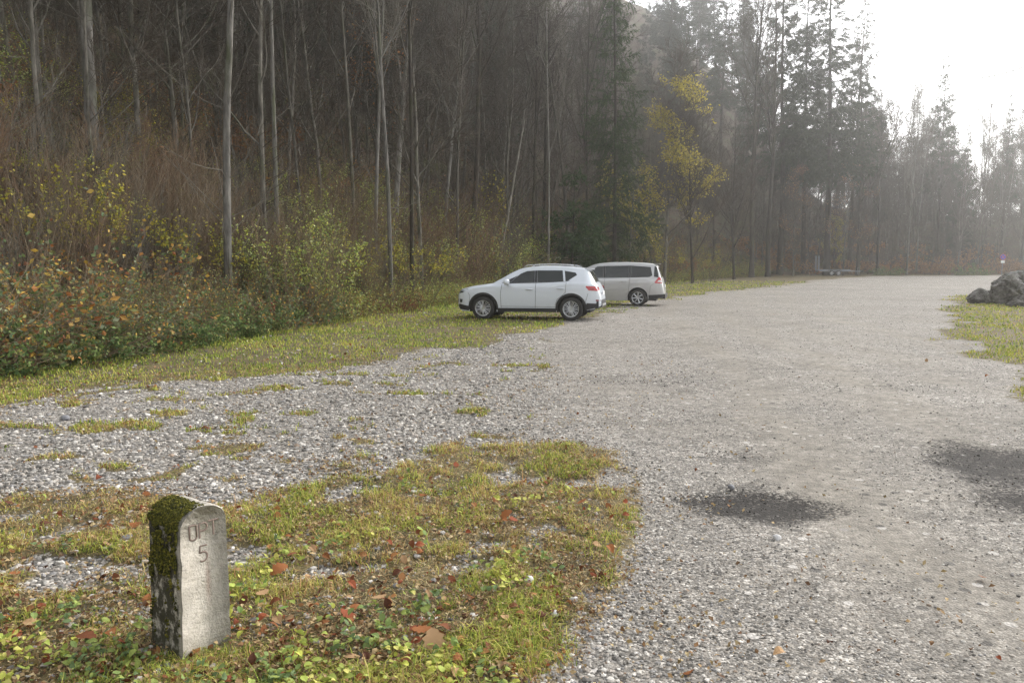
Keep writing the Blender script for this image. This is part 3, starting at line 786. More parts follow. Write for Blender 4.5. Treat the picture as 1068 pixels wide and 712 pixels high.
random.seed(4)
def suv():
    root = empty('parked_suv')
    tag(root, 'white compact SUV with black wheel arch trim, nearer of the two parked cars', 'car')
    B = Body(dict(L=4.36, rw=.345, arch=.405, axles=(.87, 3.51),
        zt=[(0, .60), (.02, .74), (.06, .84), (.15, .905), (.45, .985), (.95, 1.055), (1.12, 1.085), (1.40, 1.235), (1.65, 1.385), (1.88, 1.495), (2.1, 1.55), (2.5, 1.59), (2.9, 1.595), (3.3, 1.58), (3.65, 1.55), (3.86, 1.52), (3.95, 1.475), (4.08, 1.27), (4.19, 1.085), (4.25, 1.01), (4.30, .90), (4.34, .78), (4.36, .62)],
        zs=[(0, .55), (.02, .66), (.06, .76), (.15, .845), (.45, .92), (.95, .985), (1.2, 1.01), (2, 1.035), (3, 1.055), (3.6, 1.085), (3.95, 1.08), (4.19, 1.03), (4.25, .96), (4.30, .86), (4.34, .73), (4.36, .58)],
        wb=[(0, .56), (.03, .65), (.08, .73), (.16, .80), (.3, .865), (.5, .90), (.87, .92), (1.3, .91), (2.2, .905), (3.0, .915), (3.51, .925), (3.9, .905), (4.1, .87), (4.25, .80), (4.32, .73), (4.36, .64)],
        wt=[(0, .5), (.06, .64), (.15, .70), (.45, .79), (.95, .83), (1.12, .80), (1.4, .72), (1.88, .61), (2.5, .60), (3.3, .585), (3.86, .565), (3.95, .57), (4.19, .68), (4.25, .70), (4.34, .66), (4.36, .58)],
        zb=[(0, .42), (.05, .33), (.2, .25), (.5, .24), (1.3, .24), (3.0, .25), (3.95, .30), (4.2, .36), (4.36, .44)]))
    B.shell(M_WHITE, None, root)
    for sg in (1, -1):
        B.patch([(1.66, 1.085), (2.42, 1.105), (2.40, 1.455), (2.16, 1.44), (1.97, 1.36)], 'front_window', M_GLASS, root, sg)
        B.patch([(2.50, 1.11), (3.28, 1.135), (3.22, 1.46), (2.47, 1.462)], 'rear_window', M_GLASS, root, sg)
        B.patch([(3.335, 1.155), (3.40, 1.16), (3.655, 1.33), (3.60, 1.40), (3.285, 1.45)], 'quarter_window', M_GLASS, root, sg)
        B.patch([(2.425, 1.105), (2.495, 1.11), (2.465, 1.46), (2.405, 1.455)], 'window_pillar', M_PLASTIC, root, sg, .0035)
        B.patch([(1.42, 1.09), (1.65, 1.08), (1.90, 1.31)], 'window_corner', M_PLASTIC, root, sg, .0035)
        # sill and arch trim
        mb = MB()
        for ax in (.87, 3.51):
            ang = np.linspace(-.12, math.pi + .12, 26); r0, r1 = .400, .462
            pts = [(ax + r1 * math.cos(a), max(.345 + r1 * math.sin(a), .25)) for a in ang] + [(ax + r0 * math.cos(a), max(.345 + r0 * math.sin(a), .25)) for a in ang[::-1]]
            for i in range(len(ang) - 1):
                a0, a1 = ang[i], ang[i + 1]
                B.patch([(ax + r0 * math.cos(a0), .345 + r0 * math.sin(a0)), (ax + r1 * math.cos(a0), .345 + r1 * math.sin(a0)), (ax + r1 * math.cos(a1), .345 + r1 * math.sin(a1)), (ax + r0 * math.cos(a1), .345 + r0 * math.sin(a1))], '', None, None, sg, .012, mbx=mb)
        B.patch([(1.31, .235), (3.07, .245), (3.07, .36), (1.31, .35)], '', None, None, sg, .012, mbx=mb)
        B.patch([(.03, .40), (.12, .30), (.42, .26), (.42, .40), (.10, .46)], '', None, None, sg, .010, mbx=mb)
        B.patch([(3.94, .31), (4.18, .37), (4.34, .46), (4.34, .50), (3.96, .52)], '', None, None, sg, .010, mbx=mb)
        mb.obj('wheel_arch_trim', M_PLASTIC, root, False, False)
        mb = MB()
        B.line([(1.42, .36), (1.40, .75), (1.44, 1.04)], mb, .011, sgn=sg); B.line([(2.45, .36), (2.46, 1.09)], mb, .011, sgn=sg)
        B.line([(3.04, .44), (3.10, .62), (3.34, .82), (3.36, 1.12)], mb, .011, sgn=sg); B.line([(1.40, .40), (3.05, .40)], mb, .009, sgn=sg)
        B.line([(.42, .42), (.46, .70), (.40, .80)], mb, .009, sgn=sg); B.line([(3.92, .52), (4.0, .80)], mb, .009, sgn=sg)
        mb.obj('door_seam', M_PLASTIC, root, False, False)
        mb = MB(); B.line([(1.62, 1.075), (2.45, 1.092), (3.33, 1.14), (3.46, 1.17)], mb, .016, sgn=sg); mb.obj('window_trim', M_DARKMETAL, root, False, False)
        for hx, hz in ((2.26, .905), (3.20, .935)):
            mb = MB(); ys = float(B.side(np.array([hx]), np.array([hz]))[0])
            v, f = tube1([(hx - .10, sg * (ys + .003), hz), (hx - .07, sg * (ys + .032), hz + .003), (hx + .07, sg * (ys + .032), hz + .003), (hx + .10, sg * (ys + .003), hz)], [.012, .016, .016, .012], 6); mb.add(v, f); mb.obj('door_handle', M_WHITE, root, True, False)
        # mirror
        mb = MB(); bm = bmesh.new(); bmesh.ops.create_uvsphere(bm, u_segments=14, v_segments=10, radius=1)
        V = np.array([v.co[:] for v in bm.verts]); F3 = np.array([[v.index for v in f.verts] for f in bm.faces if len(f.verts) == 3]); F4 = np.array([[v.index for v in f.verts] for f in bm.faces if len(f.verts) == 4]); bm.free()
        V = np.sign(V) * np.abs(V) ** .75 * np.array([.085, .13, .085]) + np.array([1.62, sg * 1.02, 1.12]); mb.add(V, [F3, F4])
        mo = mb.obj('wing_mirror', M_WHITE, root, True, False)
        mb = MB(); v, f = tube1([(1.62, sg * .86, 1.05), (1.62, sg * .97, 1.08)], .03, 6); mb.add(v, f); mb.obj('mirror_stalk', M_PLASTIC, mo, False, False)
        # lamps
        B.patch([(.075, .765), (.22, .795), (.42, .905), (.36, .915), (.13, .87), (.06, .80)], 'headlight', M_CLEAR, root, sg, .006)
        B.patch([(.10, .775), (.20, .80), (.26, .85), (.14, .845)], 'headlight', M_GLASS, root, sg, .009)
        B.patch([(.045, .50), (.20, .50), (.22, .60), (.05, .61)], 'fog_light', M_PLASTIC, root, sg, .006)
        tl = B.patch([(3.94, 1.015), (3.93, .985), (4.02, .89), (4.26, .87), (4.315, .90), (4.285, .985), (4.20, 1.005)], 'tail_light', M_REDLENS, root, sg, .012)
        B.patch([(4.06, .915), (4.25, .895), (4.28, .925), (4.07, .945)], 'light_band', M_DARKRED, tl, sg, .017)
        B.patch([(4.22, .575), (4.345, .575), (4.34, .615), (4.22, .62)], 'rear_reflector', M_DARKRED, root, sg, .008)
        mb = MB(); v, f = tube1([(2.05, sg * .585, 1.555), (2.16, sg * .60, 1.612), (2.7, sg * .60, 1.642), (3.4, sg * .585, 1.618), (3.62, sg * .575, 1.562)], [.012, .017, .017, .017, .012], 6); mb.add(v, f)
        mb.obj('roof_rail', M_CHROME if sg else None, root, True, False)
    B.top_patch(1.16, 1.90, .90, .93, 'windscreen', M_GLASS, root)
    B.top_patch(3.975, 4.175, .90, .86, 'rear_screen', M_GLASS_REAR, root)
    # spoiler lip, tailgate plate recess, bumper, skid plate
    mb = MB(); v, f = box_vf(3.86, 4.03, -.53, .53, 1.49, 1.52); v[:, 2] -= (v[:, 0] > 3.95) * .01; mb.add(v, f); mb.obj('spoiler', M_WHITE, root, False, False)
    mb = MB(); v, f = box_vf(4.28, 4.375, -.60, .60, .40, .60); mb.add(v, f); v, f = box_vf(4.18, 4.30, -.78, .78, .36, .57); mb.add(v, f); mb.obj('rear_bumper', M_PLASTIC, root, False, False)
    mb = MB(); v, f = box_vf(4.30, 4.39, -.50, .50, .42, .485); mb.add(v, f); mb.obj('skid_plate', M_ALLOY, root, False, False)
    for yy in (-.44, .44):
        mb = MB(); v, f = tube1([(4.20, yy, .39), (4.395, yy, .40)], .03, 8); mb.add(v, f)
        mb.obj('exhaust_pipe', M_CHROME, root, True, False)
    number_plate(root, 4.345, .80, '')
    mb = MB(); v, f = box_vf(-.015, .03, -.42, .42, .53, .72); mb.add(v, f); mb.obj('front_grille', M_PLASTIC, root, False, False)
    mb = MB(); v, f = box_vf(.35, 4.05, -.66, .66, .23, .85); mb.add(v, f); mb.obj('underbody', M_PLASTIC, root, False, False)
    mb = MB(); v, f = tube1([(3.05, 0, 1.58), (3.45, 0, 1.60), (3.62, 0, 1.68)], [.02, .018, .006], 6); mb.add(v, f); mb.obj('antenna', M_PLASTIC, root, False, False)
    for x in (.87, 3.51):
        for sg in (1, -1): make_wheel(root, x, sg * .80, .345, .225, sg, 5 if False else 10, True, M_ALLOY)
    return root
car = suv()
finish_vehicle(car, 600, 334, 24.0, R(-12.5), 4.36, 3.51)

def van():
    root = empty('parked_minivan')
    tag(root, 'silver minivan with dark side windows, parked behind the white SUV', 'car')
    B = Body(dict(L=4.82, rw=.335, arch=.395, axles=(.96, 3.81),
        zt=[(0, .60), (.02, .72), (.08, .84), (.2, .92), (.6, 1.03), (.95, 1.10), (1.25, 1.26), (1.6, 1.44), (1.95, 1.60), (2.2, 1.665), (2.7, 1.715), (3.3, 1.72), (3.9, 1.70), (4.3, 1.665), (4.46, 1.63), (4.53, 1.56), (4.63, 1.30), (4.71, 1.06), (4.74, .95), (4.78, .80), (4.82, .60)],
        zs=[(0, .55), (.02, .64), (.08, .76), (.2, .85), (.6, .96), (.95, 1.01), (1.5, 1.03), (3, 1.06), (4.0, 1.08), (4.46, 1.08), (4.63, 1.06), (4.71, 1.0), (4.74, .90), (4.78, .74), (4.82, .56)],
        wb=[(0, .58), (.03, .68), (.08, .75), (.2, .84), (.4, .90), (.96, .94), (2.2, .935), (3.2, .94), (3.81, .94), (4.3, .915), (4.55, .88), (4.70, .82), (4.78, .75), (4.82, .66)],
        wt=[(0, .5), (.08, .66), (.2, .74), (.6, .82), (.95, .83), (1.25, .78), (1.95, .69), (2.7, .68), (3.9, .67), (4.46, .645), (4.53, .65), (4.63, .72), (4.71, .76), (4.78, .70), (4.82, .6)],
        zb=[(0, .38), (.05, .28), (.2, .22), (4.1, .22), (4.5, .28), (4.82, .36)]))
    B.shell(M_SILVER, None, root)
    for sg in (1, -1):
        B.patch([(1.75, 1.09), (2.46, 1.10), (2.42, 1.56), (2.20, 1.55), (1.95, 1.40)], 'front_window', M_GLASS, root, sg)
        B.patch([(2.55, 1.10), (3.46, 1.115), (3.44, 1.585), (2.52, 1.57)], 'rear_window', M_GLASS, root, sg)
        B.patch([(3.53, 1.115), (4.24, 1.14), (4.36, 1.20), (4.28, 1.53), (3.52, 1.585)], 'quarter_window', M_GLASS, root, sg)
        B.patch([(2.465, 1.10), (2.545, 1.10), (2.515, 1.57), (2.425, 1.565)], 'window_pillar', M_PLASTIC, root, sg, .0035)
        B.patch([(3.465, 1.115), (3.525, 1.115), (3.515, 1.585), (3.445, 1.585)], 'window_pillar', M_PLASTIC, root, sg, .0035)
        B.patch([(4.415, 1.16), (4.60, 1.12), (4.52, 1.53), (4.43, 1.56)], 'corner_window', M_GLASS, root, sg, .006)
        mb = MB(); B.line([(1.58, .30), (1.55, .8), (1.62, 1.05)], mb, .011, sgn=sg); B.line([(2.50, .30), (2.51, 1.09)], mb, .011, sgn=sg); B.line([(3.42, .36), (3.46, .7), (3.50, 1.1)], mb, .011, sgn=sg); B.line([(4.24, .40), (4.30, .8), (4.42, .88)], mb, .009, sgn=sg); mb.obj('door_seam', M_PLASTIC, root, False, False)
        mb = MB(); B.line([(1.45, .62), (3.40, .68)], mb, .02, .006, sgn=sg); mb.obj('side_moulding', M_SILVER, root, False, False)
        mb = MB()
        for ax in (.96, 3.81):   # flared lips round the wheel openings
            B.line([(ax + .412 * math.cos(a), .335 + .412 * math.sin(a)) for a in np.linspace(-.1, math.pi + .1, 22)], mb, .034, .008, sgn=sg, steps=2)
        mb.obj('arch_lip', M_SILVER, root, True, False)
        B.patch([(4.22, .24), (4.5, .29), (4.79, .36), (4.79, .47), (4.22, .44)], 'bumper_trim', M_PLASTIC, root, sg, .010)
        for hx, hz in ((2.30, .92), (3.26, .95)):
            mb = MB(); ys = float(B.side(np.array([hx]), np.array([hz]))[0])
            v, f = tube1([(hx - .10, sg * (ys + .003), hz), (hx - .07, sg * (ys + .03), hz), (hx + .07, sg * (ys + .03), hz), (hx + .10, sg * (ys + .003), hz)], [.012, .017, .017, .012], 6); mb.add(v, f); mb.obj('door_handle', M_SILVER, root, True, False)
        tl = B.patch([(4.44, .93), (4.50, .90), (4.74, .90), (4.715, 1.0), (4.66, 1.13), (4.60, 1.14)], 'tail_light', M_REDLENS, root, sg, .012)
        B.patch([(4.56, .955), (4.70, .955), (4.68, 1.02), (4.60, 1.02)], 'reversing_light', M_PLATE, tl, sg, .017)
        B.patch([(.06, .70), (.2, .72), (.62, .90), (.55, .93), (.18, .84)], 'headlight', M_CLEAR, root, sg, .006)
        mb = MB(); bm = bmesh.new(); bmesh.ops.create_icosphere(bm, subdivisions=2, radius=1)
        V = np.array([v.co[:] for v in bm.verts]); F3 = np.array([[v.index for v in f.verts] for f in bm.faces]); bm.free()
        mb.add(V * np.array([.09, .13, .10]) + np.array([1.72, sg * 1.05, 1.12]), F3); v, f = tube1([(1.72, sg * .86, 1.05), (1.72, sg * .99, 1.08)], .03, 6); mb.add(v, f)
        mb.obj('wing_mirror', M_SILVER, root, True, False)
    B.top_patch(1.05, 1.97, .92, .94, 'windscreen', M_GLASS, root)
    B.top_patch(4.545, 4.69, .92, .88, 'rear_screen', M_GLASS_REAR, root)
    mb = MB(); v, f = box_vf(4.62, 4.86, -.72, .72, .30, .48); mb.add(v, f); mb.obj('rear_bumper', M_PLASTIC, root, False, False)
    mb = MB(); v, f = box_vf(4.40, 4.60, -.60, .60, 1.63, 1.655); mb.add(v, f); mb.obj('spoiler', M_SILVER, root, False, False)
    number_plate(root, 4.80, .78, '')
    mb = MB(); v, f = box_vf(.35, 4.5, -.68, .68, .21, .85); mb.add(v, f); mb.obj('underbody', M_PLASTIC, root, False, False)
    mb = MB(); v, f = tube1([(4.0, 0, 1.68), (4.25, 0, 1.95)], [.012, .004], 5); mb.add(v, f); mb.obj('antenna', M_PLASTIC, root, False, False)
    mb = MB(); v, f = box_vf(-.015, .03, -.42, .42, .53, .70); mb.add(v, f); mb.obj('front_grille', M_PLASTIC, root, False, False)
    for x in (.96, 3.81):
        for sg in (1, -1): make_wheel(root, x, sg * .815, .335, .215, sg, 7, False, M_ALLOY)
    return root
mini = van()
finish_vehicle(mini, 667, 319, 32.0, R(-14), 4.82, 3.81)

def trailer():
    root = empty('car_trailer')
    tag(root, 'empty twin axle flatbed trailer with two ramps folded upright at its end', 'trailer')
    mb = MB()
    for yy in (-.78, .78):
        v, f = box_vf(0, 3.6, yy - .05, yy + .05, .50, .62); mb.add(v, f)
    for xx in (0.05, .9, 1.8, 2.7, 3.55):
        v, f = box_vf(xx - .04, xx + .04, -.73, .73, .51, .60); mb.add(v, f)
    mb.obj('chassis', M_GALV, root, False, False)
    mb = MB(); v, f = box_vf(.02, 3.58, -.74, .74, .605, .635); mb.add(v, f); mb.obj('deck', simple_mat('trailer_deck', (.10, .09, .08), .8, var=.3), root, False, False)
    mb = MB()
    for yy in (-.80, .80):
        v, f = box_vf(0, 3.62, yy - .02, yy + .02, .625, .74); mb.add(v, f)
    mb.obj('side_rail', M_GALV, root, False, False)
    mb = MB()
    for sg in (-1, 1):
        v, f = tube1([(3.55, sg * .72, .55), (4.55, sg * .05, .52)], .045, 6); mb.add(v, f)
    v, f = tube1([(4.45, 0, .52), (5.15, 0, .52)], .05, 6); mb.add(v, f)
    mb.obj('drawbar', M_GALV, root, False, False)
    mb = MB(); v, f = tube1([(5.12, 0, .52), (5.34, 0, .50)], [.065, .04], 8); mb.add(v, f); mb.obj('coupling', M_DARKMETAL, root, False, False)
    jw = MB(); v, f = tube1([(4.75, .10, .95), (4.75, .10, .18)], .028, 6); jw.add(v, f); v, f = tube1([(4.75, .10, .95), (4.90, .10, .97)], .014, 5); jw.add(v, f)
    j = jw.obj('jockey_wheel', M_GALV, root, False, False)
    mb = MB(); v, f = lathe_vf([(.04, .07), (.11, .07), (.11, .13), (.04, .13)], 16); mb.add(v + np.array([4.75, 0, .11]), f); mb.obj('tyre', M_RUBBER, j, True, False)
    for yy in (-.55, .55):
        mb = MB()
        for e in (-.19, .19):
            v, f = box_vf(-.05, .03, yy + e - .025, yy + e + .025, .60, 2.35); mb.add(v, f)
        for zz in np.linspace(.65, 2.3, 12):
            v, f = box_vf(-.04, .02, yy - .165, yy + .165, zz - .02, zz + .02); mb.add(v, f)
        mb.obj('ramp', M_GALV, root, False, False)
    for x in (1.35, 2.15):
        for sg in (-1, 1):
            make_wheel(root, x, sg * .98, .31, .19, sg, 6, False, M_ALLOY)
    for sg in (-1, 1):
        mb = MB(); v, f = tube1([(.92, sg * .98, .45), (1.02, sg * .98, .62), (1.35, sg * .98, .70), (2.15, sg * .98, .70), (2.48, sg * .98, .62), (2.58, sg * .98, .45)], .02, 5); mb.add(v * np.array([1, 1, 1]), f)
        v, f = box_vf(1.0, 2.5, sg * .98 - .11, sg * .98 + .11, .685, .705); mb.add(v, f); mb.obj('mudguard', M_PLASTIC, root, False, False)
        mb = MB(); v, f = box_vf(-.03, .02, sg * .78 - .10, sg * .78 + .10, .50, .58); mb.add(v + np.array([-.035, 0, 0]), f); mb.obj('tail_light', M_REDLENS, root, False, False)
    x = (851 - CXP) / F_PX * 88; root.location = (x, 88, float(height(x, 88))); root.rotation_euler = (0, 0, R(-4)); root.scale = (.92, .92, .92)
trailer()

# ================================================================ MARKER STONE
def marker():
    root = empty('marker_stone')
    tag(root, 'mossy concrete marker stone with carved letters standing in the foreground grass', 'marker stone')
    w, dp, h = .218, .27, .68
    # outline of the front: rounded shoulders
    n = 44
    def outline(tp, wid):
        pts = []
        for i in range(13): pts.append((-wid * (0.5 + .04 * (1 - i / 12)), -.06 + i / 12 * (tp - .06 + .02)))
        for a in np.linspace(math.pi, 0, 19)[1:-1]: pts.append((wid * .5 * math.cos(a) * (1.0), tp - .04 + .085 * math.sin(a) ** .8))
        for i in range(12, -1, -1): pts.append((wid * (0.5 + .04 * (1 - i / 12)), -.06 + i / 12 * (tp - .06 + .02)))
        return np.array(pts)
    layers = np.linspace(0, 1, 17)
    V = []; 
    for t in layers:
        o = outline(.58 - .012 * t, w * (1 - .02 * t))
        e = min(t, 1 - t); sh = 1 - .06 * max(0, 1 - e / .08) ** 2
        V.append(np.stack([o[:, 0] * sh, np.full(len(o), dp * t), o[:, 1] * (1 - .01 * max(0, 1 - e / .08))], -1))
    V = np.array(V); nl, m, _ = V.shape
    P = V.reshape(-1, 3)
    jit = (fbm(P[:, 0] * 14 + P[:, 1] * 9, P[:, 2] * 14 + P[:, 1] * 11, 301) - .5)
    chip = smooth(.55, .8, fbm(P[:, 0] * 30 + 3 + P[:, 1] * 20, P[:, 2] * 30, 302))
    edge = (np.abs(P[:, 0]) > w * .46) & (P[:, 1] < .03)
    P[:, 0] *= 1 + jit * .025 - .06 * chip * edge; P[:, 2] += jit * .008 - smooth(.53, .60, P[:, 2]) * (.035 * np.maximum(fbm(P[:, 0] * 16 + 5, P[:, 1] * 9, 303, 3) - .38, 0) + .022 * chip * (P[:, 1] < .05)); P[:, 1] += jit * .006 * (P[:, 1] > .01)
    idx = np.arange(nl * m).reshape(nl, m)
    q = np.stack([idx[:-1, :-1], idx[1:, :-1], idx[1:, 1:], idx[:-1, 1:]], -1).reshape(-1, 4)
    mb = MB(); mb.add(P, q)
    for li, rev in ((0, True), (nl - 1, False)):
        a = idx[li]; strip = np.array([(a[i], a[i + 1], a[m - 2 - i], a[m - 1 - i]) for i in range(m // 2 - 1)] )
        mb.add(np.zeros((0, 3)), (strip[:, ::-1] if rev else strip) - mb.n)
    m_, nt = new_mat('weathered_concrete'); t = NT(nt)
    tc = t.n('ShaderNodeTexCoord').outputs['Object']
    sx = t.n('ShaderNodeSeparateXYZ'); t.l(tc, sx.inputs[0])
    fine = t.noise(tc, 60, 5, .7); mid = t.noise(tc, 11, 4, .6); big = t.noise(tc, 4, 3)
    base = t.ramp(mid, [(.3, (.46, .42, .355)), (.55, (.58, .535, .465)), (.75, (.66, .615, .545))])
    base = t.mix(t.ramp(fine, [(.55, (0, 0, 0)), (.72, (.7,) * 3)]), base, (.24, .225, .20))
    base = t.mix(t.ramp(t.noise(tc, 26, 6, .8), [(.56, (0, 0, 0)), (.66, (.75,) * 3)]), base, (.20, .185, .155))
    base = t.mix(t.ramp(big, [(.45, (0, 0, 0)), (.65, (.5,) * 3)]), base, (.28, .265, .225))
    # rusty run below the figure on the front
    streak = t.math('MULTIPLY', t.math('SUBTRACT', 1.0, t.math('MULTIPLY', t.math('ABSOLUTE', t.math('ADD', sx.outputs[0], -.012)), 55.0), True), t.math('MULTIPLY', t.math('SUBTRACT', .44, sx.outputs[2]), 6.0, True), True)
    streak = t.math('MULTIPLY', streak, t.math('LESS_THAN', sx.outputs[1], .03))
    streak = t.math('MULTIPLY', streak, t.math('MULTIPLY', t.math('ADD', sx.outputs[2], -.16), 7.0, True))
    base = t.mix(t.math('MULTIPLY', streak, .5), base, (.33, .17, .12))
    # dark lichen and moss: on the flank away from the light and over the shoulder
    flank = t.math('MULTIPLY', t.math('ADD', t.math('MULTIPLY', sx.outputs[0], -1.0), -.086), 60.0, True)
    depth = t.math('MULTIPLY', t.math('ADD', sx.outputs[1], -.008), 60.0, True)
    mk = t.math('MULTIPLY', flank, t.math('MULTIPLY', depth, .94))
    topm = t.math('MULTIPLY', t.math('MULTIPLY', t.math('ADD', sx.outputs[2], -.555), 30.0, True), depth)
    mk = t.math('MAXIMUM', mk, t.math('MULTIPLY', topm, t.math('MULTIPLY', t.math('SUBTRACT', .06, sx.outputs[0]), 14.0, True)))
    brk = t.ramp(t.noise(tc, 17, 5, .75), [(.36, (0, 0, 0)), (.5, (1, 1, 1))])
    c = t.mix(t.math('MULTIPLY', mk, brk), base, t.ramp(fine, [(.3, (.018, .016, .012)), (.6, (.040, .038, .018)), (.8, (.09, .085, .06))]))
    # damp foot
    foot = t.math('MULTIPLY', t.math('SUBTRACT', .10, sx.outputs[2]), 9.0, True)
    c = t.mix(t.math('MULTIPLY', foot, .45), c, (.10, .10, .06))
    t.out(t.principled(c, .93, spec=.2, normal=t.bump(t.math('ADD', fine, t.math('MULTIPLY', mid, 2.5)), .9, .012)))
    body = mb.obj('block', m_, root, True, False)
    # carved letters as thin raised strokes; the cuts' shade is put into their colour
    cut_shade = simple_mat('carved_shade', (.22, .165, .135), .95, var=.35, vscale=90)
    def strokes(name, lines, ox, oz, s):
        mb = MB()
        for pts in lines:
            P = np.array([(ox + p[0] * s, -.0012 - .0, oz + p[1] * s) for p in pts]); P[:, 1] += .001
            v, f = tubes(P[None], np.full((1, len(P)), .0042), 6, (0, 1, 0)); v[:, 1] = (v[:, 1]) * .35 - .0005; mb.add(v, f)
        mb.obj(name, cut_shade, root, True, False)
    arc = lambda cx, cz, rx, rz, a0, a1, n=14: [(cx + rx * math.cos(a), cz + rz * math.sin(a)) for a in np.linspace(R(a0), R(a1), n)]
    sz = .062
    strokes('carved_letter', [[(.02, 1.0), (.02, .22)] + arc(.27, .22, .25, .22, 180, 360) + [(.52, .22), (.52, .97), (.28, 1.0), (.0, .98)]], -.063, .485, sz)
    strokes('carved_letter', [[(0, 0), (0, 1.0), (.30, 1.0)] + arc(.30, .74, .24, .26, 90, -90) + [(0, .48)]], -.018, .486, sz)
    strokes('carved_letter', [[(-.1, 1.0), (.62, 1.0)], [(.26, 1.0), (.26, 0)]], .027, .488, sz)
    strokes('carved_numeral', [[(.5, 1.0), (.05, 1.0), (.03, .58)] + arc(.22, .32, .30, .30, 120, -130)], -.022, .385, sz * 1.08)
    # cushions of moss over the left shoulder
    mo = MB(); rs = np.random.default_rng(5)
    k = 5200
    u = rs.random(k); dpt = dp * (.03 + .94 * rs.random(k))
    zz = np.where(rs.random(k) < .62, .60 - .30 * rs.random(k) ** 1.6, .60 - .56 * rs.random(k)); onl = rs.random(k) < .74
    keep = fbm(dpt * 26, zz * 20, 310) > (.42 + .22 * smooth(.55, .25, zz)); keep |= ~onl
    x = np.where(onl, -w * .505 - .004, -w * .5 + w * .55 * rs.random(k) ** 1.5)
    ztop = .54 + .085 * np.sqrt(np.maximum(1 - (x / (w * .5)) ** 2, 0.0)) ** .8
    shoulder = zz > .54
    x = np.where(onl & shoulder, -w * .5 * np.sqrt(np.maximum(1 - ((zz - .54) / .085) ** 2, 0)), x)
    z = np.where(onl, zz, ztop - .006)
    x, dpt, z, onl = x[keep], dpt[keep], z[keep], onl[keep]; k = len(x)
    bm = bmesh.new(); bmesh.ops.create_icosphere(bm, subdivisions=1, radius=1); bv = np.array([v.co[:] for v in bm.verts]); bf = np.array([[v.index for v in f.verts] for f in bm.faces]); bm.free()
    sz_ = .002 + .0045 * rs.random(k)
    V = bv[None] * (1 + (rs.random((k, len(bv), 1)) - .5) * .9) * sz_[:, None, None] + np.stack([x, dpt, z], -1)[:, None]
    col = np.array([(.065, .066, .014), (.115, .105, .02), (.035, .036, .014), (.16, .14, .03)])[rs.choice(4, k, p=[.4, .25, .25, .1])] * (.7 + .6 * rs.random((k, 1)))
    mo.add(V.reshape(-1, 3), (bf[None] + (np.arange(k) * len(bv))[:, None, None]).reshape(-1, 3), np.repeat(col, len(bv), 0))
    mo.obj('moss', tint_mat('moss_cushion', 1.0, .1), root, True)
    d = 3.215; px = 203
    x = (px - CXP) / F_PX * d
    root.location = (x, d, float(ground_z(np.array([x]), np.array([d]))[0]) - .0)
    root.rotation_euler = (R(-1.0), R(0.6), R(50 - 0))
marker()

# ================================================================ ROCKS, SIGN, CABLE
def rock_mat():
    m, nt = new_mat('limestone_rock'); t = NT(nt); co = t.n('ShaderNodeTexCoord').outputs['Object']
    a = t.noise(co, 3.0, 7, .65); b = t.noise(co, 14, 5, .7); v = t.voro(co, 4.0, 'DISTANCE_TO_EDGE')
    c = t.ramp(a, [(.30, (.035, .033, .03)), (.44, (.12, .113, .10)), (.56, (.26, .25, .235)), (.76, (.48, .47, .455))])
    c = t.mix(t.ramp(b, [(.5, (0, 0, 0)), (.7, (.6,) * 3)]), c, (.06, .055, .045))
    c = t.mix(t.ramp(t.noise(co, 2.2, 4), [(.55, (0, 0, 0)), (.7, (.6,) * 3)]), c, (.07, .075, .03))
    t.out(t.principled(c, .92, spec=.2, normal=t.bump(t.math('ADD', a, b), .8, .05))); return m
ROCK = rock_mat()
def rock(name, label, x, y, sx, sy, sz, seed, sub=5, sink=.15, rough=.35, mat=None, cat='boulder', rz=0.0, group=None):
    bm = bmesh.new(); bmesh.ops.create_icosphere(bm, subdivisions=sub, radius=1)
    V = np.array([v.co[:] for v in bm.verts]); F = np.array([[v.index for v in f.verts] for f in bm.faces]); bm.free()
    r3 = np.random.default_rng(seed)
    # flat-cut facets
    D = V.copy(); rad = np.full(len(V), 1.25)
    for _ in range(16):
        nrm = r3.normal(size=3); nrm /= np.linalg.norm(nrm); k = r3.uniform(.72, 1.05)
        dt = D @ nrm; rad = np.where(dt > .05, np.minimum(rad, k / np.maximum(dt, .05)), rad)
    f1 = fbm(D[:, 0] * 2.2 + D[:, 2] * 1.3 + seed, D[:, 1] * 2.2 - D[:, 2] * 1.7, seed, 4) - .5
    ridg = np.abs(fbm(D[:, 0] * 3.1 + seed, D[:, 2] * 4.2 + D[:, 1] * 2.0, seed + 5, 4) - .5)
    rad = rad * (1 + rough * f1) - .10 * (ridg < .035) * (sub > 3)
    V = D * rad[:, None] * np.array([sx, sy, sz]); V[:, 2] += sz * (1 - sink * 2)
    mb = MB(); mb.add(V, F); o = mb.obj(name, mat or ROCK, None, sub < 4, False)
    o.location = (x, y, float(ground_z(np.array([x]), np.array([y]))[0])); o.rotation_euler = (0, 0, rz)
    tag(o, label, cat, group); return o
def at(px, d): return (px - CXP) / F_PX * d, d
x, y = at(1022, 33.5); rock('boulder', 'small dark grey boulder lying left of the tall pale rock', x, y, .50, .45, .38, 11)
x, y = at(1064, 32.5); rock('boulder', 'tall fissured limestone rock at the right edge of the grass', x, y, .95, .8, .74, 23, 6, .12)
x, y = at(1064, 30.6); rock('boulder', 'low dark boulder at the foot of the tall limestone rock', x, y, .42, .38, .25, 31)
x, y = at(1039, 33.0); rock('boulder', 'rounded brown boulder wedged between the two pale rocks', x, y, .34, .3, .27, 37)
stone_tan = simple_mat('tan_stone', (.30, .22, .15), .9, var=.4, vscale=30); stone_white = simple_mat('white_stone', (.56, .55, .54), .9, var=.25, vscale=40); stone_grey = simple_mat('grey_stone', (.20, .20, .21), .9, var=.35, vscale=30)
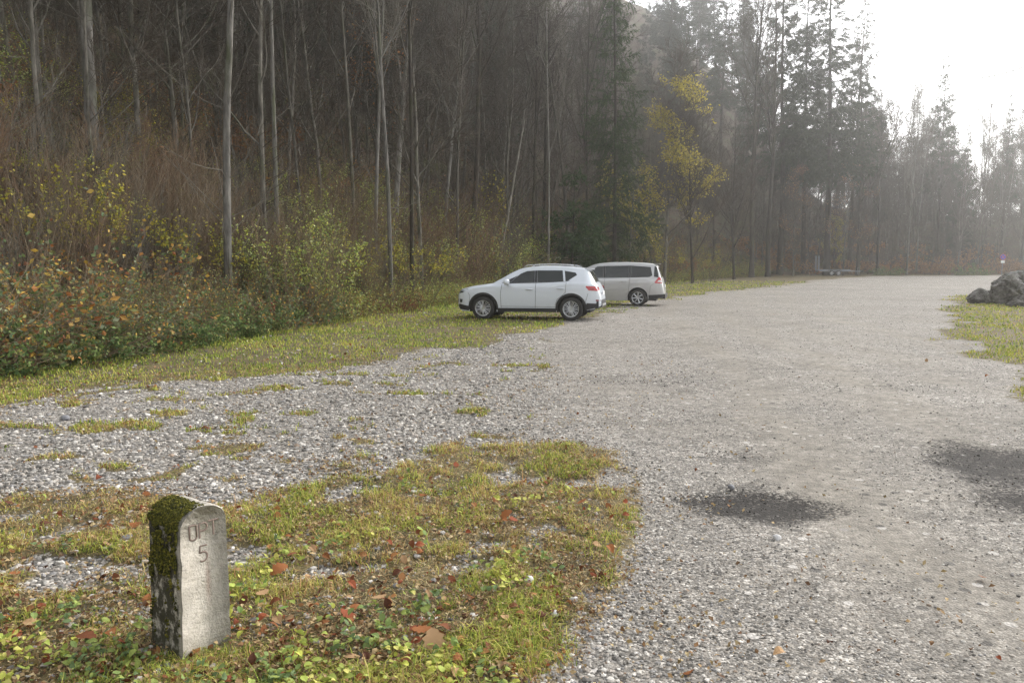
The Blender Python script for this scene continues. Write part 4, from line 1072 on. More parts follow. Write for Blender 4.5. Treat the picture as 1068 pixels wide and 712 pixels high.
for px, py, s, m, lb in [(664, 557, .036, stone_tan, 'brown stone on the gravel at the right edge of the grass patch'),
                         (580, 662, .026, stone_white, 'pale stone at the lower right tip of the grass patch'),
                         (601, 645, .022, stone_white, 'small white stone a hand above the grass patch tip'),
                         (552, 626, .030, stone_white, 'flat white stone lying inside the grass patch near its right edge'),
                         (120, 578, .034, stone_grey, 'dark grey stone left of the marker stone among gravel'),
                         (62, 440, .06, stone_grey, 'dark stone on the left edge of the gravel near the verge'),
                         (818, 570, .028, stone_white, 'pale stone beside the damp hollow in the gravel'),
                         (768, 512, .034, stone_grey, 'grey stone inside the nearer damp hollow')]:
    x, y = px_flat(px, py); rock('stone', lb, x, y, s, s * .8, s * .6, int(px), 2, .2, .4, m, 'stone', rz=px)

def sign():
    root = empty('no_stopping_sign'); tag(root, 'round blue and red no stopping sign on a post at the far road bend', 'road sign')
    mb = MB(); v, f = tube1([(0, 0, -.1), (0, 0, 2.35)], .038, 8); mb.add(v, f); mb.obj('post', M_GALV, root, True, False)
    def disc(nm, r0, r1, y, col, par):
        mb = MB(); v, f = lathe_vf([(r0, y + .012), (r0, y), (r1, y), (r1, y + .012)], 32); mb.add(v + np.array([0, 0, 2.05]), f); return mb.obj(nm, col, par, False, False)
    blue = simple_mat('sign_blue', (.012, .05, .36), .35); red = simple_mat('sign_red', (.50, .012, .02), .35)
    dsk = disc('sign_disc', .001, .335, -.06, blue, root)
    disc('red_rim', .300, .338, -.066, red, dsk)
    mb = MB()
    for a in (45, -45):
        v, f = box_vf(-.285, .285, -.0715 - .002 * (a > 0), -.062, -.022, .022); M3 = np.array(Matrix.Rotation(R(a), 3, 'Y')); mb.add(v @ M3.T + np.array([0, 0, 2.05]), f)
    mb.obj('red_cross', red, dsk, False, False)
    mb = MB(); v, f = box_vf(-.21, .21, -.066, -.05, 1.38, 1.66); mb.add(v, f); mb.obj('lower_plate', M_PLATE, root, False, False)
    x, y = at(1043, 90); root.location = (x, y, float(height(x, y)))
sign()

def cable():
    a = np.array([(1000 - CXP) / F_PX * 78, 78, 1.65 + (275 - 88) / F_PX * 78]); b = np.array([(1160 - CXP) / F_PX * 40, 40, 1.65 + (275 - 20) / F_PX * 40])
    t = np.linspace(0, 1, 24)[:, None]; P = a + (b - a) * t; P[:, 2] -= 0.8 * (4 * t[:, 0] * (1 - t[:, 0]))
    mb = MB(); v, f = tube1(P, .055, 5); mb.add(v, f)
    tag(mb.obj('power_cable', M_PLASTIC, None, True, False), 'thin overhead cable crossing the bright sky at upper right', 'cable')
cable()

# big dry leaves near the lens
def big_leaves():
    spots = [(462, 686, .115, 0, 'dark red brown fallen leaf at the bottom edge of the grass patch'), (449, 706, .14, 4, 'large pale tan fallen leaf at the bottom edge of the grass patch'),
             (436, 690, .10, 1, 'orange brown leaf touching the dark red leaf at the bottom'), (283, 613, .12, 1, 'curled rust brown leaf right of the marker stone'),
             (264, 645, .085, 4, 'pale beige leaf lying at the right foot of the marker stone'), (357, 670, .09, 5, 'red brown leaf standing in the green weeds below centre'),
             (528, 556, .11, 1, 'bright rust leaf in the middle of the grass patch'), (536, 562, .08, 5, 'reddish leaf tucked beside the bright rust leaf'),
             (390, 651, .09, 4, 'pale grey dry leaf curled among weeds'), (68, 703, .13, 0, 'dark brown leaf in the lower left corner'),
             (95, 688, .09, 1, 'orange leaf behind the lower left corner leaf'), (608, 540, .08, 1, 'orange leaf near the right edge of the grass patch'),
             (300, 600, .10, 0, 'dark leaf half hidden behind the curled rust leaf'), (130, 566, .085, 1, 'orange brown leaf on the gravel left of the marker stone')]
    sh = leaf_shape(9, .35)
    for px, py, s, ci, lb in spots:
        mb = MB(); global rng
        col = np.array([LEAF_PAL[ci]]) * (1.15 if ci != 4 else 1.0)
        scatter_leaves(mb, np.zeros(1), np.zeros(1), np.zeros(1), np.array([s * .85]), col, .3, sh)
        x, y = px_flat(px, py); o = mb.obj('fallen_leaf', bpy.data.materials['dead_leaf'], None, True)
        o.location = (x, y, float(ground_z(np.array([x]), np.array([y]))[0]) + .045); tag(o, lb, 'leaf', 'large dry leaves on the grass')
big_leaves()
# ================================================================ TREES AND SHRUBS
BARK_GREY = bark_mat('grey_bark', (0.05, 0.046, 0.038), (0.23, 0.212, 0.18))
BARK_PALE = bark_mat('pale_bark', (0.075, 0.07, 0.062), (0.27, 0.255, 0.23), moss_amt=.6)
BARK_DARK = bark_mat('dark_bark', (0.022, 0.018, 0.015), (0.075, 0.064, 0.052))
TWIG = simple_mat('twig_bark', (0.085, 0.072, 0.057), .95, spec=.1, var=.3, vscale=2)
TWIG_GREY = simple_mat('grey_twig_bark', (0.15, 0.138, 0.115), .95, spec=.1, var=.3, vscale=2)
TWIG_MID = simple_mat('dun_stem', (0.18, 0.14, 0.095), .95, spec=.1, var=.35, vscale=3)
TWIG_RED = simple_mat('brown_stem', (0.16, 0.105, 0.068), .95, spec=.1, var=.35, vscale=3)
LEAFM = tint_mat('shrub_leaf', .75, .3, .3)
NEEDLE = tint_mat('needle', .9, .15, .12)

def unit(v): return v / (np.linalg.norm(v, axis=-1, keepdims=True) + 1e-9)

def grow(rs, start, d0, length, npts, wob, trop, r0, r1):
    """batch of wandering polylines: start (B,3), d0 (B,3), length (B,)"""
    B = len(start); P = np.empty((B, npts, 3)); P[:, 0] = start; d = unit(d0)
    st = (length / (npts - 1))[:, None]
    for i in range(1, npts):
        d = unit(d + rs.normal(0, wob, (B, 3)) + np.array([0, 0, trop]))
        P[:, i] = P[:, i - 1] + d * st
    t = np.linspace(0, 1, npts)[None]
    return P, r0[:, None] * (1 - t) + r1[:, None] * t

def spawn(rs, P, Rr, n, t0, t1, angle, power=1.0):
    """n start points along random parents; direction leaves the parent by about the angle (radians)"""
    B, m, _ = P.shape
    L = np.linalg.norm(P[:, 1:] - P[:, :-1], axis=2).sum(1); b = rs.choice(B, n, p=L / L.sum())
    t = t0 + (t1 - t0) * rs.random(n) ** power
    f = t * (m - 1); i = np.minimum(f.astype(int), m - 2); w = (f - i)[:, None]
    s = P[b, i] * (1 - w) + P[b, i + 1] * w; rr = Rr[b, i] * (1 - w[:, 0]) + Rr[b, i + 1] * w[:, 0]
    T = unit(P[b, i + 1] - P[b, i])
    rnd = unit(rs.normal(size=(n, 3))); side = unit(rnd - (rnd * T).sum(1, keepdims=True) * T)
    a = (angle * rs.uniform(.65, 1.3, n))[:, None]
    return s, T * np.cos(a) + side * np.sin(a), rr, t, L[b]

def leaf_cards(mb, rs, pos, size, col):
    n = len(pos); a = unit(rs.normal(size=(n, 3)) * np.array([1, 1, .7])); b = unit(np.cross(a, rs.normal(size=(n, 3)))); c = np.cross(a, b)
    s = size[:, None]
    V = np.stack([pos - a * s * .5, pos + b * s * .32 + c * s * .08, pos + a * s * .5, pos - b * s * .32 + c * s * .08], 1)
    mb.add(V.reshape(-1, 3), np.arange(n * 4).reshape(n, 4), np.repeat(col, 4, 0))

def pickr(rs, pal, n, var=.3):
    pal = np.array(pal); return pal[rs.integers(0, len(pal), n)] * (1 - var + 2 * var * rs.random((n, 1)))

def bare_tree(seed, h=20.0, r=.13, crown0=.45, nl=16, limb=.20, up=.85, lean=.012, twigs=1500, fork=0, leaves=0, pal=None, leafsize=.09, low=0, bark=None, twm=None, stems=1, wob=.014, twr=1.0, leafbox=(0.0, 1.0)):
    """returns (trunk mesh, crown mesh) at the origin, nominal height h"""
    rs = np.random.default_rng(seed)
    mt, mc = MB(), MB()
    base = np.zeros((stems, 3)); d0 = np.zeros((stems, 3)); d0[:, 2] = 1
    if stems > 1:
        a = rs.uniform(0, 6.28, stems); base[:, 0] = np.cos(a) * r * 2.0; base[:, 1] = np.sin(a) * r * 2.0
        d0[:, 0] = np.cos(a) * .12; d0[:, 1] = np.sin(a) * .12
    d0[:, :2] += rs.normal(0, lean, (stems, 2)); base[:, 2] = -.5
    hs = h * rs.uniform(.8, 1, stems); hs[0] = h
    rr = r * rs.uniform(.65, 1, stems); rr[0] = r
    P, Rr = grow(rs, base, d0, hs + .5, 26, wob, .035, rr, rr * .10)
    Rr[:, 0] *= 1.5; Rr[:, 1] *= 1.12
    v, f = tubes(P, Rr, 9); mt.add(v, f)
    # limbs
    s, d, pr, t, _ = spawn(rs, P, Rr, nl * stems, crown0, .97, up, .9)
    ll = h * limb * rs.uniform(.5, 1.15, len(s)) * (1.15 - .85 * (t - crown0) / (1 - crown0))
    d[:, 2] = np.abs(d[:, 2]) * .8 + .25
    PL, RL = grow(rs, s, d, ll, 9, .10, .10, np.maximum(pr * .55, .016), np.maximum(pr * .12, .008))
    v, f = tubes(PL, RL, 6); mt.add(v, f)
    if low:   # thin dead side shoots low on the trunk
        s, d, pr, t, _ = spawn(rs, P, Rr, low * stems, .06, crown0, 1.0)
        PD, RD = grow(rs, s, d, rs.uniform(.5, 3.4, len(s)) * h / 20, 6, .15, .06, np.full(len(s), .013), np.full(len(s), .004)); v, f = tubes(PD, RD, 4); mc.add(v, f)
        s2, d2, p2, _, _ = spawn(rs, PD, RD, low * stems * 4, .3, 1, .8)
        P2, R2 = grow(rs, s2, d2, rs.uniform(.2, .8, len(s2)), 3, .2, .03, np.full(len(s2), .008), np.full(len(s2), .004)); v, f = tubes(P2, R2, 3); mc.add(v, f)
    # boughs and twigs
    n2 = nl * stems * 5
    s, d, pr, t, pl = spawn(rs, PL, RL, n2, .15, .98, .7)
    PS, RS = grow(rs, s, d, pl * rs.uniform(.25, .55, n2), 6, .14, .08, np.clip(pr * .6, .010, .05), np.full(n2, .006)); v, f = tubes(PS, RS, 4); mc.add(v, f)
    s, d, pr, t, pl = spawn(rs, PS, RS, twigs, .1, 1, .65)
    PT, RT = grow(rs, s, d, rs.uniform(.35, 1.15, twigs) * (h / 20) ** .5, 4, .18, .05, np.full(twigs, .0120 * twr), np.full(twigs, .0065 * twr)); v, f = tubes(PT, RT, 3); mc.add(v, f)
    nt2 = int(twigs * .7)
    s, d, pr, t, pl = spawn(rs, PT, RT, nt2, .2, .95, .7)
    PU, RU = grow(rs, s, d, rs.uniform(.2, .6, nt2), 3, .2, .03, np.full(nt2, .0080 * twr), np.full(nt2, .0055 * twr)); v, f = tubes(PU, RU, 3); mc.add(v, f)
    # shoots near the trunk's top
    s, d, pr, t, pl = spawn(rs, P, Rr, int(20 * stems), crown0, 1.0, .8)
    PX, RX = grow(rs, s, d, rs.uniform(.5, 1.6, len(s)), 5, .14, .06, np.full(len(s), .012), np.full(len(s), .004)); v, f = tubes(PX, RX, 4); mc.add(v, f)
    if leaves:
        allp = np.concatenate([PT.reshape(-1, 3), PU.reshape(-1, 3)])
        zz = allp[:, 2] / h; clump = vnoise(allp[:, 0] * .7 + seed, allp[:, 2] * .7 + allp[:, 1] * .5, seed)
        ok = allp[(zz > leafbox[0]) & (zz < leafbox[1]) & (clump > .34)]
        if len(ok):
            pos = ok[rs.integers(0, len(ok), leaves)] + rs.normal(0, .10, (leaves, 3))
            leaf_cards(mc, rs, pos, leafsize * rs.uniform(.6, 1.3, leaves), pickr(rs, pal, leaves))
            # leaf faces take the second material
            mc.m[-1][:] = 1
    return mt.mesh('tree_trunk', bark or BARK_GREY, True, False), mc.mesh('tree_crown', [twm or TWIG, LEAFM], False, True)

def spruce(seed, h=28.0, r=.24, spread=3.2, start=.12, nb=130, needles=14000, nl=.42, nw=.05, droop=.25, pal=None, gap=.35, dead=24):
    rs = np.random.default_rng(seed); mt, mc = MB(), MB()
    P, Rr = grow(rs, np.array([[0, 0, -.5]]), np.array([[0, 0, 1.0]]), np.array([h + .5]), 22, .008, .03, np.array([r]), np.array([.015]))
    Rr[:, 0] *= 1.35
    v, f = tubes(P, Rr, 9); mt.add(v, f)
    t = start + (1 - start) * np.sort(rs.random(nb)) ** .9
    f_ = t * 21; i = np.minimum(f_.astype(int), 20); w = (f_ - i)[:, None]
    s = P[0, i] * (1 - w) + P[0, i + 1] * w
    a = np.arange(nb) * 2.4 + rs.normal(0, .5, nb)
    L = spread * np.clip((1 - t) * 1.25, 0, 1) ** .8 * rs.uniform(.55, 1.1, nb) * np.where(rs.random(nb) < .12, .35, 1) + .25
    el = -droop + .75 * t ** 2 + rs.normal(0, .08, nb)
    d = np.stack([np.cos(a) * np.cos(el), np.sin(a) * np.cos(el), np.sin(el)], -1)
    PB, RB = grow(rs, s, d, L, 7, .05, .035, np.full(nb, .03) * (1.2 - t), np.full(nb, .006)); v, f = tubes(PB, RB, 4); mt.add(v, f)
    # bare dead lower branches
    if dead:
        td = rs.uniform(.04, start + .15, dead); sd = np.stack([np.zeros(dead), np.zeros(dead), td * h], -1); ad = rs.uniform(0, 6.28, dead)
        PD, RD = grow(rs, sd, np.stack([np.cos(ad), np.sin(ad), np.full(dead, -.15)], -1), rs.uniform(.5, 2.2, dead), 5, .12, -.03, np.full(dead, .02), np.full(dead, .006)); v, f = tubes(PD, RD, 3); mt.add(v, f)
    # hanging sprays: secondary twigs carrying needle blades
    n1 = nb * 12
    s, d, pr, tt, pl = spawn(rs, PB, RB, n1, .12, 1.0, .75)
    d[:, 2] -= .28
    PS, RS = grow(rs, s, d, np.clip(pl * .38, .2, 1.3) * rs.uniform(.5, 1.1, n1), 4, .1, -.08, np.full(n1, .007), np.full(n1, .003))
    k = needles
    s, d, pr, tt, pl = spawn(rs, PS, RS, k, 0, 1, .6); d[:, 2] -= .25; d = unit(d)
    cl = vnoise(s[:, 0] * .9 + s[:, 1] * .7 + seed, s[:, 2] * .9, seed + 3); keep = cl > gap
    s, d = s[keep], d[keep]; k = len(s)
    ln = nl * rs.uniform(.5, 1.2, k)[:, None]; sd = unit(np.cross(d, rs.normal(size=(k, 3)))) * (nw * rs.uniform(.6, 1.2, k))[:, None]
    V = np.stack([s, s + d * ln * .45 + sd, s + d * ln, s + d * ln * .45 - sd], 1)
    pal = pal or [(.022, .038, .016), (.030, .050, .020), (.016, .028, .014), (.040, .055, .022)]
    mc.add(V.reshape(-1, 3), np.arange(k * 4).reshape(k, 4), np.repeat(pickr(rs, pal, k), 4, 0))
    return mt.mesh('spruce_trunk', BARK_DARK, True, False), mc.mesh('spruce_crown', NEEDLE, False, True)

def shrub(seed, h=2.4, rad=.5, stems=26, twigs=520, spread=.28, leaves=0, pal=None, ls=.06, top=.0, arch=0.0, mat=None, sr=.008, clumpy=.4):
    rs = np.random.default_rng(seed); ms, ml = MB(), MB()
    a = rs.uniform(0, 6.28, stems); q = rad * rs.random(stems) ** .5
    st = np.stack([np.cos(a) * q, np.sin(a) * q, np.full(stems, -.12)], -1)
    a2 = a + rs.normal(0, .8, stems); d = np.stack([np.cos(a2) * spread * rs.random(stems) * 2, np.sin(a2) * spread * rs.random(stems) * 2, np.ones(stems)], -1)
    P, Rr = grow(rs, st, d, h * rs.uniform(.6, 1.1, stems), 8, .08, .02 - arch, np.full(stems, sr), np.full(stems, sr * .35)); v, f = tubes(P, Rr, 4); ms.add(v, f)
    s, d, pr, t, pl = spawn(rs, P, Rr, twigs, .12, 1, .6)
    PT, RT = grow(rs, s, d, rs.uniform(.15, .55, twigs) * h / 2.2, 4, .16, .05 - arch, np.full(twigs, sr * .42), np.full(twigs, sr * .24)); v, f = tubes(PT, RT, 3); ms.add(v, f)
    trunk = ms.mesh('shrub_stems', mat or TWIG_RED, False, False)
    if not leaves: return trunk, None
    allp = np.concatenate([PT.reshape(-1, 3), P[:, 2:].reshape(-1, 3)]); allp = allp[allp[:, 2] > top * h]
    cl = vnoise(allp[:, 0] * 2.2 + seed, allp[:, 2] * 2.2 + allp[:, 1], seed); allp = allp[cl > clumpy] if (cl > clumpy).sum() > 10 else allp
    pos = allp[rs.integers(0, len(allp), leaves)] + rs.normal(0, .05, (leaves, 3)); pos[:, 2] = np.maximum(pos[:, 2], .02)
    leaf_cards(ml, rs, pos, ls * rs.uniform(.6, 1.35, leaves), pickr(rs, pal, leaves))
    return trunk, ml.mesh('shrub_leaves', LEAFM, False, True)

YEL = [(.36, .32, .035), (.30, .28, .04), (.24, .25, .05), (.40, .33, .05)]
YGR = [(.36, .41, .08), (.28, .34, .07), (.44, .43, .10), (.20, .27, .07), (.42, .45, .20)]
ORG = [(.30, .13, .035), (.36, .20, .05), (.24, .09, .03), (.40, .28, .07)]
OLIVE = [(.15, .19, .06), (.22, .23, .07), (.10, .135, .045), (.27, .24, .085)]
BRAM = [(.09, .14, .05), (.07, .11, .045), (.15, .20, .07), (.23, .24, .08), (.36, .23, .07), (.50, .32, .06), (.22, .095, .045), (.13, .17, .10), (.25, .27, .16), (.20, .16, .075), (.11, .155, .07)]
BRAMG = [(.08, .13, .045), (.12, .19, .06), (.17, .24, .07), (.06, .10, .035), (.23, .24, .08)]
REDD = [(.20, .045, .03), (.13, .05, .03), (.07, .08, .03), (.26, .11, .04)]

KIT = {}
def kit(key, fn):
    if key not in KIT: KIT[key] = fn()
    return KIT[key]

def bare_variants(prefix, k, **kw):
    return [kit((prefix, i), lambda i=i: bare_tree(900 + 37 * i + sum(map(ord, prefix)), **kw)) for i in range(k)]

slender = bare_variants('slender', 6, h=21, r=.095, crown0=.20, nl=18, limb=.19, twigs=520, low=30, bark=BARK_GREY, lean=.03, wob=.030)
pole = bare_variants('pole', 4, h=19, r=.065, crown0=.14, nl=14, limb=.18, twigs=380, low=30, bark=BARK_GREY, lean=.05, wob=.04)
palet = bare_variants('pale', 3, h=23, r=.15, crown0=.28, nl=14, limb=.22, twigs=600, low=14, wob=.02, bark=BARK_PALE, twm=TWIG_GREY)
broad = bare_variants('broad', 4, h=17, r=.15, crown0=.16, nl=26, limb=.34, up=.75, twigs=2200, low=4, bark=BARK_DARK)
rising = bare_variants('rising', 3, h=24, r=.20, crown0=.30, nl=20, limb=.30, up=.62, twigs=1300, low=5, bark=BARK_DARK)
dense_pole = bare_variants('twiggy', 3, h=15, r=.07, crown0=.15, nl=18, limb=.20, up=.8, twigs=620, low=6, bark=BARK_GREY, twm=TWIG, twr=.8)
russet = bare_variants('russet', 2, h=13, r=.10, crown0=.2, nl=22, limb=.30, twigs=2200, leaves=2600, pal=[(.30, .13, .055), (.38, .18, .06), (.24, .11, .05), (.34, .22, .08)], leafsize=.11)
yellow = bare_variants('yellow', 2, h=15, r=.12, crown0=.10, nl=26, limb=.30, up=.9, twigs=2400, leaves=13000, pal=[(.50, .40, .05), (.42, .36, .06), (.56, .47, .10), (.34, .29, .06)], leafsize=.15, leafbox=(0.12, .86))
spr = [kit(('spr', i), lambda i=i: spruce(50 + i, h=30, r=.25, spread=3.4, start=.30, nb=190, needles=80000, nl=.30, nw=.019, gap=.0)) for i in range(3)]
spr_small = [kit(('sprs', i), lambda i=i: spruce(70 + i, h=16, r=.15, spread=2.7, start=.05, nb=150, needles=80000, nl=.24, nw=.018, gap=.0)) for i in range(2)]
spr_near = kit('sprn', lambda: spruce(91, h=21, r=.17, spread=3.0, start=.10, nb=210, needles=70000, nl=.22, nw=.015, gap=.2, droop=.30, pal=[(.030, .055, .020), (.042, .070, .022), (.022, .040, .016), (.06, .085, .026)]))
fir_young = kit('fyo', lambda: spruce(93, h=5.5, r=.06, spread=1.9, start=.02, nb=90, needles=24000, nl=.20, nw=.020, gap=.2, droop=.1, dead=0, pal=[(.035, .065, .022), (.05, .085, .026), (.025, .05, .018)]))

def plant_tree(name, meshes, x, y, hscale, rz, label, cat='tree', group=None, wscale=None, lean=(0, 0), parts=('trunk', 'crown'), z=None):
    root = empty(name)
    z = float(height(np.array([x]), np.array([y]))[0]) if z is None else z
    root.location = (x, y, z); root.rotation_euler = (lean[0], lean[1], rz)
    ws = wscale or hscale; root.scale = (ws, ws, hscale)
    for nm, me in zip(parts, meshes):
        if me is not None: link(nm, me, root)
    tag(root, label, cat, group); return root

rt = np.random.default_rng(77)
def PX(px, d): return (px - CXP) / F_PX * d, d

# ---- trees one can single out: pixel column, distance, kit, height, trunk thickness factor, label
SOLO = [
 (105, 24.0, palet[2], 23, 1.35, 'bare_tree', 'thickest pale grey bare trunk on the left, rising behind yellow leaved bushes'),
 (239, 21.0, palet[1], 22, .80, 'bare_tree', 'mottled bare trunk with thin rising side shoots, standing out of the brown thicket'),
 (12, 25.0, palet[0], 22, .62, 'bare_tree', 'pale thin bare trunk nearest the left edge of the picture'),
 (28, 27.5, slender[1], 21, 1.0, 'bare_tree', 'second bare trunk in from the left edge, beside the pale thin one'),
 (60, 30.0, slender[2], 20, .75, 'bare_tree', 'dark narrow bare trunk half way between the left edge and the thickest trunk'),
 (126, 31.0, pole[0], 20, 1.1, 'bare_tree', 'narrow bare trunk just right of the thickest pale trunk'),
 (281, 27.0, slender[0], 22, 1.0, 'bare_tree', 'left stem of the close pair of bare trunks above the yellow green bush'),
 (291, 27.6, palet[2], 23, .62, 'bare_tree', 'right stem of the close pair of bare trunks above the yellow green bush'),
 (268, 31.0, pole[1], 19, .9, 'bare_tree', 'very thin bare trunk just left of the close pair'),
 (318, 31.0, slender[3], 21, .7, 'bare_tree', 'slim bare trunk right of the close pair with crooked low shoots'),
 (372, 33.0, slender[4], 22, .85, 'bare_tree', 'thin straight bare trunk left of the light barked one above the car bonnet'),
 (392, 31.0, palet[0], 22, .58, 'bare_tree', 'light barked straight trunk whose foot hides in yellow leaved bushes'),
 (408, 28.0, palet[1], 21, .62, 'bare_tree', 'mottled trunk with wide dark side branches, left above the white car'),
 (430, 31.0, rising[0], 22, .50, 'bare_tree', 'dark forked tree whose long branches sweep right above the white car'),
 (441, 33.0, slender[5], 22, .9, 'bare_tree', 'slim leaning bare trunk in the group left above the white car'),
 (478, 38.0, slender[0], 22, .8, 'bare_tree', 'thin bent bare trunk above the windscreen of the white car'),
 (556, 46.0, rising[1], 24, .5, 'bare_tree', 'straight dark bare trunk above the rear of the white car'),
 (572, 44.0, palet[2], 20, .5, 'bare_tree', 'pale thin bare trunk right of the straight dark one above the white car'),
 (530, 44.0, slender[2], 22, .9, 'bare_tree', 'grey bare trunk above the roof of the white car'),
 (598, 50.0, slender[1], 23, 1.2, 'bare_tree', 'tall bare trunk just left of the feathery dark conifer'),
 (611, 52.0, rising[2], 24, .55, 'bare_tree', 'upward forking bare tree left of the feathery dark conifer'),
 (655, 52.0, palet[0], 16, .55, 'bare_tree', 'leaning light bare trunk between the dark conifer and the yellow tree'),
 (640, 50.0, spr_near, 24, .72, 'conifer_tree', 'tall feathery dark conifer standing above the silver minivan'),
 (596, 46.0, fir_young, 7.0, 1.0, 'young_conifer', 'bushy young dark green conifer left of the tall feathery one'),
 (612, 49.0, fir_young, 5.0, 1.0, 'young_conifer', 'shorter young conifer between the bushy one and the tall feathery one'),
 (692, 62.0, yellow[0], 18.0, 1.05, 'yellow_tree', 'tree with yellow leaves all over its thin crown, right of the dark conifer'),
 (722, 62.0, broad[0], 12.5, 1.0, 'bare_tree', 'wide dark bare tree just right of the yellow leaved tree'),
 (765, 72.0, broad[1], 15, 1.0, 'bare_tree', 'wide round dark bare tree left of the tall misty spruces'),
 (783, 80.0, rising[0], 31, 1.0, 'bare_tree', 'tall crooked bare tree with bent bough, left of the misty spruces'),
 (800, 82.0, rising[1], 33, 1.0, 'bare_tree', 'tall bare tree with upright fork, right of the crooked one'),
 (812, 88.0, spr[0], 36, 1.1, 'spruce_tree', 'tall misty spruce, leftmost of the big group above the trailer'),
 (836, 92.0, spr[1], 36, 1.0, 'spruce_tree', 'narrow misty spruce, second from left of the group above the trailer'),
 (861, 90.0, spr[2], 37, 1.25, 'spruce_tree', 'biggest misty spruce straight above the trailer, top out of the picture'),
 (884, 96.0, spr[0], 32, 1.0, 'spruce_tree', 'thinner misty spruce right of the biggest one above the trailer'),
 (893, 90.0, rising[2], 27, 1.1, 'bare_tree', 'bare tree with long slanting limbs on the right flank of the big spruces'),
 (913, 94.0, rising[0], 22, 1.0, 'bare_tree', 'bare tree with fan of slanting limbs, right of the spruces against white sky'),
 (944, 92.0, palet[1], 23, .75, 'bare_tree', 'leaning thin bare trunk between the big spruces and the small pointed spruce'),
 (954, 96.0, palet[2], 20, .75, 'bare_tree', 'second leaning bare trunk left of the small pointed spruce'),
 (974, 104.0, spr[1], 25, 1.0, 'spruce_tree', 'small pointed misty spruce against the bright sky at right'),
 (1041, 106.0, spr[2], 20.5, .9, 'spruce_tree', 'small pointed spruce farthest right, behind the road sign'),
 (1000, 102.0, spr[0], 17, .9, 'spruce_tree', 'low broad spruce between the two small pointed ones'),
 (868, 94.0, yellow[1], 8.5, .8, 'yellow_tree', 'small tree with yellow leaves leaning over the trailer'),
 (878, 90.0, russet[0], 13, 1.0, 'russet_tree', 'tree with sparse orange brown leaves below the big spruces'),
 (826, 86.0, russet[1], 12, 1.0, 'russet_tree', 'tree with sparse rust leaves left above the trailer'),
 (395, 44.0, russet[1], 17, 1.0, 'russet_tree', 'tree with red brown leaves high in the dark wood above the car bonnet'),
]
for px, d, me, h, tw, nm, lb in SOLO:
    x, y = PX(px, d)
    nom = 1.0
    zs = max(v.co.z for v in me[0].vertices) if len(me[0].vertices) < 30000 else 20
    hs = h / zs
    plant_tree(nm, me, x, y, hs, rt.uniform(0, 6.28), lb, 'tree', None, hs * tw if nm == 'bare_tree' and tw != 1.0 else hs * tw, lean=(rt.normal(0, .005), rt.normal(0, .005)))

# a dead trunk lying slantwise against its neighbours
def fallen_trunk():
    rs = np.random.default_rng(8)
    x, y = PX(512, 40); z = float(height(np.array([x]), np.array([y]))[0])
    x2, y2 = PX(548, 43); z2 = 1.65 + (275 - 128) / F_PX * 43
    a, b = np.array([x, y, z - .2]), np.array([x2, y2, z2]); t = np.linspace(0, 1, 9)[:, None]
    P = a + (b - a) * t; P[:, 0] += .05 * np.sin(t[:, 0] * 5)
    mb = MB(); v, f = tube1(P, np.linspace(.08, .04, 9), 8); mb.add(v, f)
    tag(mb.obj('dead_trunk', BARK_GREY, None, True, False), 'dead thin trunk leaning slantwise in the wood above the white car', 'tree trunk')
fallen_trunk()

# ---- the rest of the wood
placed = [PX(s[0], s[1]) for s in SOLO]
def free(x, y, m):
    return all((x - a) ** 2 + (y - b) ** 2 > m * m for a, b in placed)
def scatter(n, px0, px1, s0, s1, dmax, mind, seed, dmin=10):
    rs = np.random.default_rng(seed); out = []; tries = 0
    while len(out) < n and tries < 6000:
        tries += 1
        px = rs.uniform(px0, px1); d = dmin + (dmax - dmin) * rs.random() ** .8; x, y = PX(px, d)
        s = float(forest_s(np.array([x]), np.array([y]))[0])
        if not (s0 < s < s1) or not free(x, y, mind): continue
        z = float(height(np.array([x]), np.array([y]))[0])
        if z > 1.65 + .36 * d: continue
        placed.append((x, y)); out.append((x, y, px, d, s, rs.random()))
    return out
def forest(n, px0, px1, s0, s1, dmax, mind, seed, kits, hr, label, group, name='bare_tree', dmin=10, tw=(.8, 1.2)):
    for x, y, px, d, s, u in scatter(n, px0, px1, s0, s1, dmax, mind, seed, dmin):
        me = kits[int(u * 997) % len(kits)]; h = hr[0] + (hr[1] - hr[0]) * ((u * 31) % 1)
        zs = {id(k): None for k in kits}; top = TOPS.setdefault(me[0].name, max(v.co.z for v in me[0].vertices))
        hs = h / top
        plant_tree(name, me, x, y, hs, u * 77, label, 'tree', group, hs * (tw[0] + (tw[1] - tw[0]) * ((u * 53) % 1)), lean=((u * 13 % 1 - .5) * .07, (u * 17 % 1 - .5) * .07))
TOPS = {}
forest(36, -40, 330, 5.5, 22, 60, 1.3, 201, slender + pole, (14, 22), 'slim bare tree of the dark wood on the slope at left, behind the brown thicket', 'bare trees of the wood on the left slope', dmin=18)
forest(44, 330, 540, 4, 40, 85, 1.3, 202, slender + pole + palet[:1], (15, 23), 'slim bare tree of the wood on the slope above the white car', 'bare trees of the wood above the white car', dmin=24)
forest(36, 490, 680, 2.5, 24, 85, 1.4, 203, slender + pole + rising[:1], (15, 24), 'slim bare tree of the misty wood behind and above the two cars', 'bare trees of the misty wood behind the cars', dmin=36)
forest(24, 655, 800, 1.5, 20, 105, 1.6, 204, slender + broad + dense_pole, (9, 17), 'dark twiggy bare tree at the edge of the wood right of the silver minivan', 'twiggy trees at the edge right of the minivan', dmin=52)
forest(54, 785, 960, 1.2, 22, 130, 1.6, 205, dense_pole + slender + broad[:2] + dense_pole, (10, 21), 'misty bare tree on the leaf covered bank behind the trailer', 'misty bare trees behind the trailer', dmin=80)
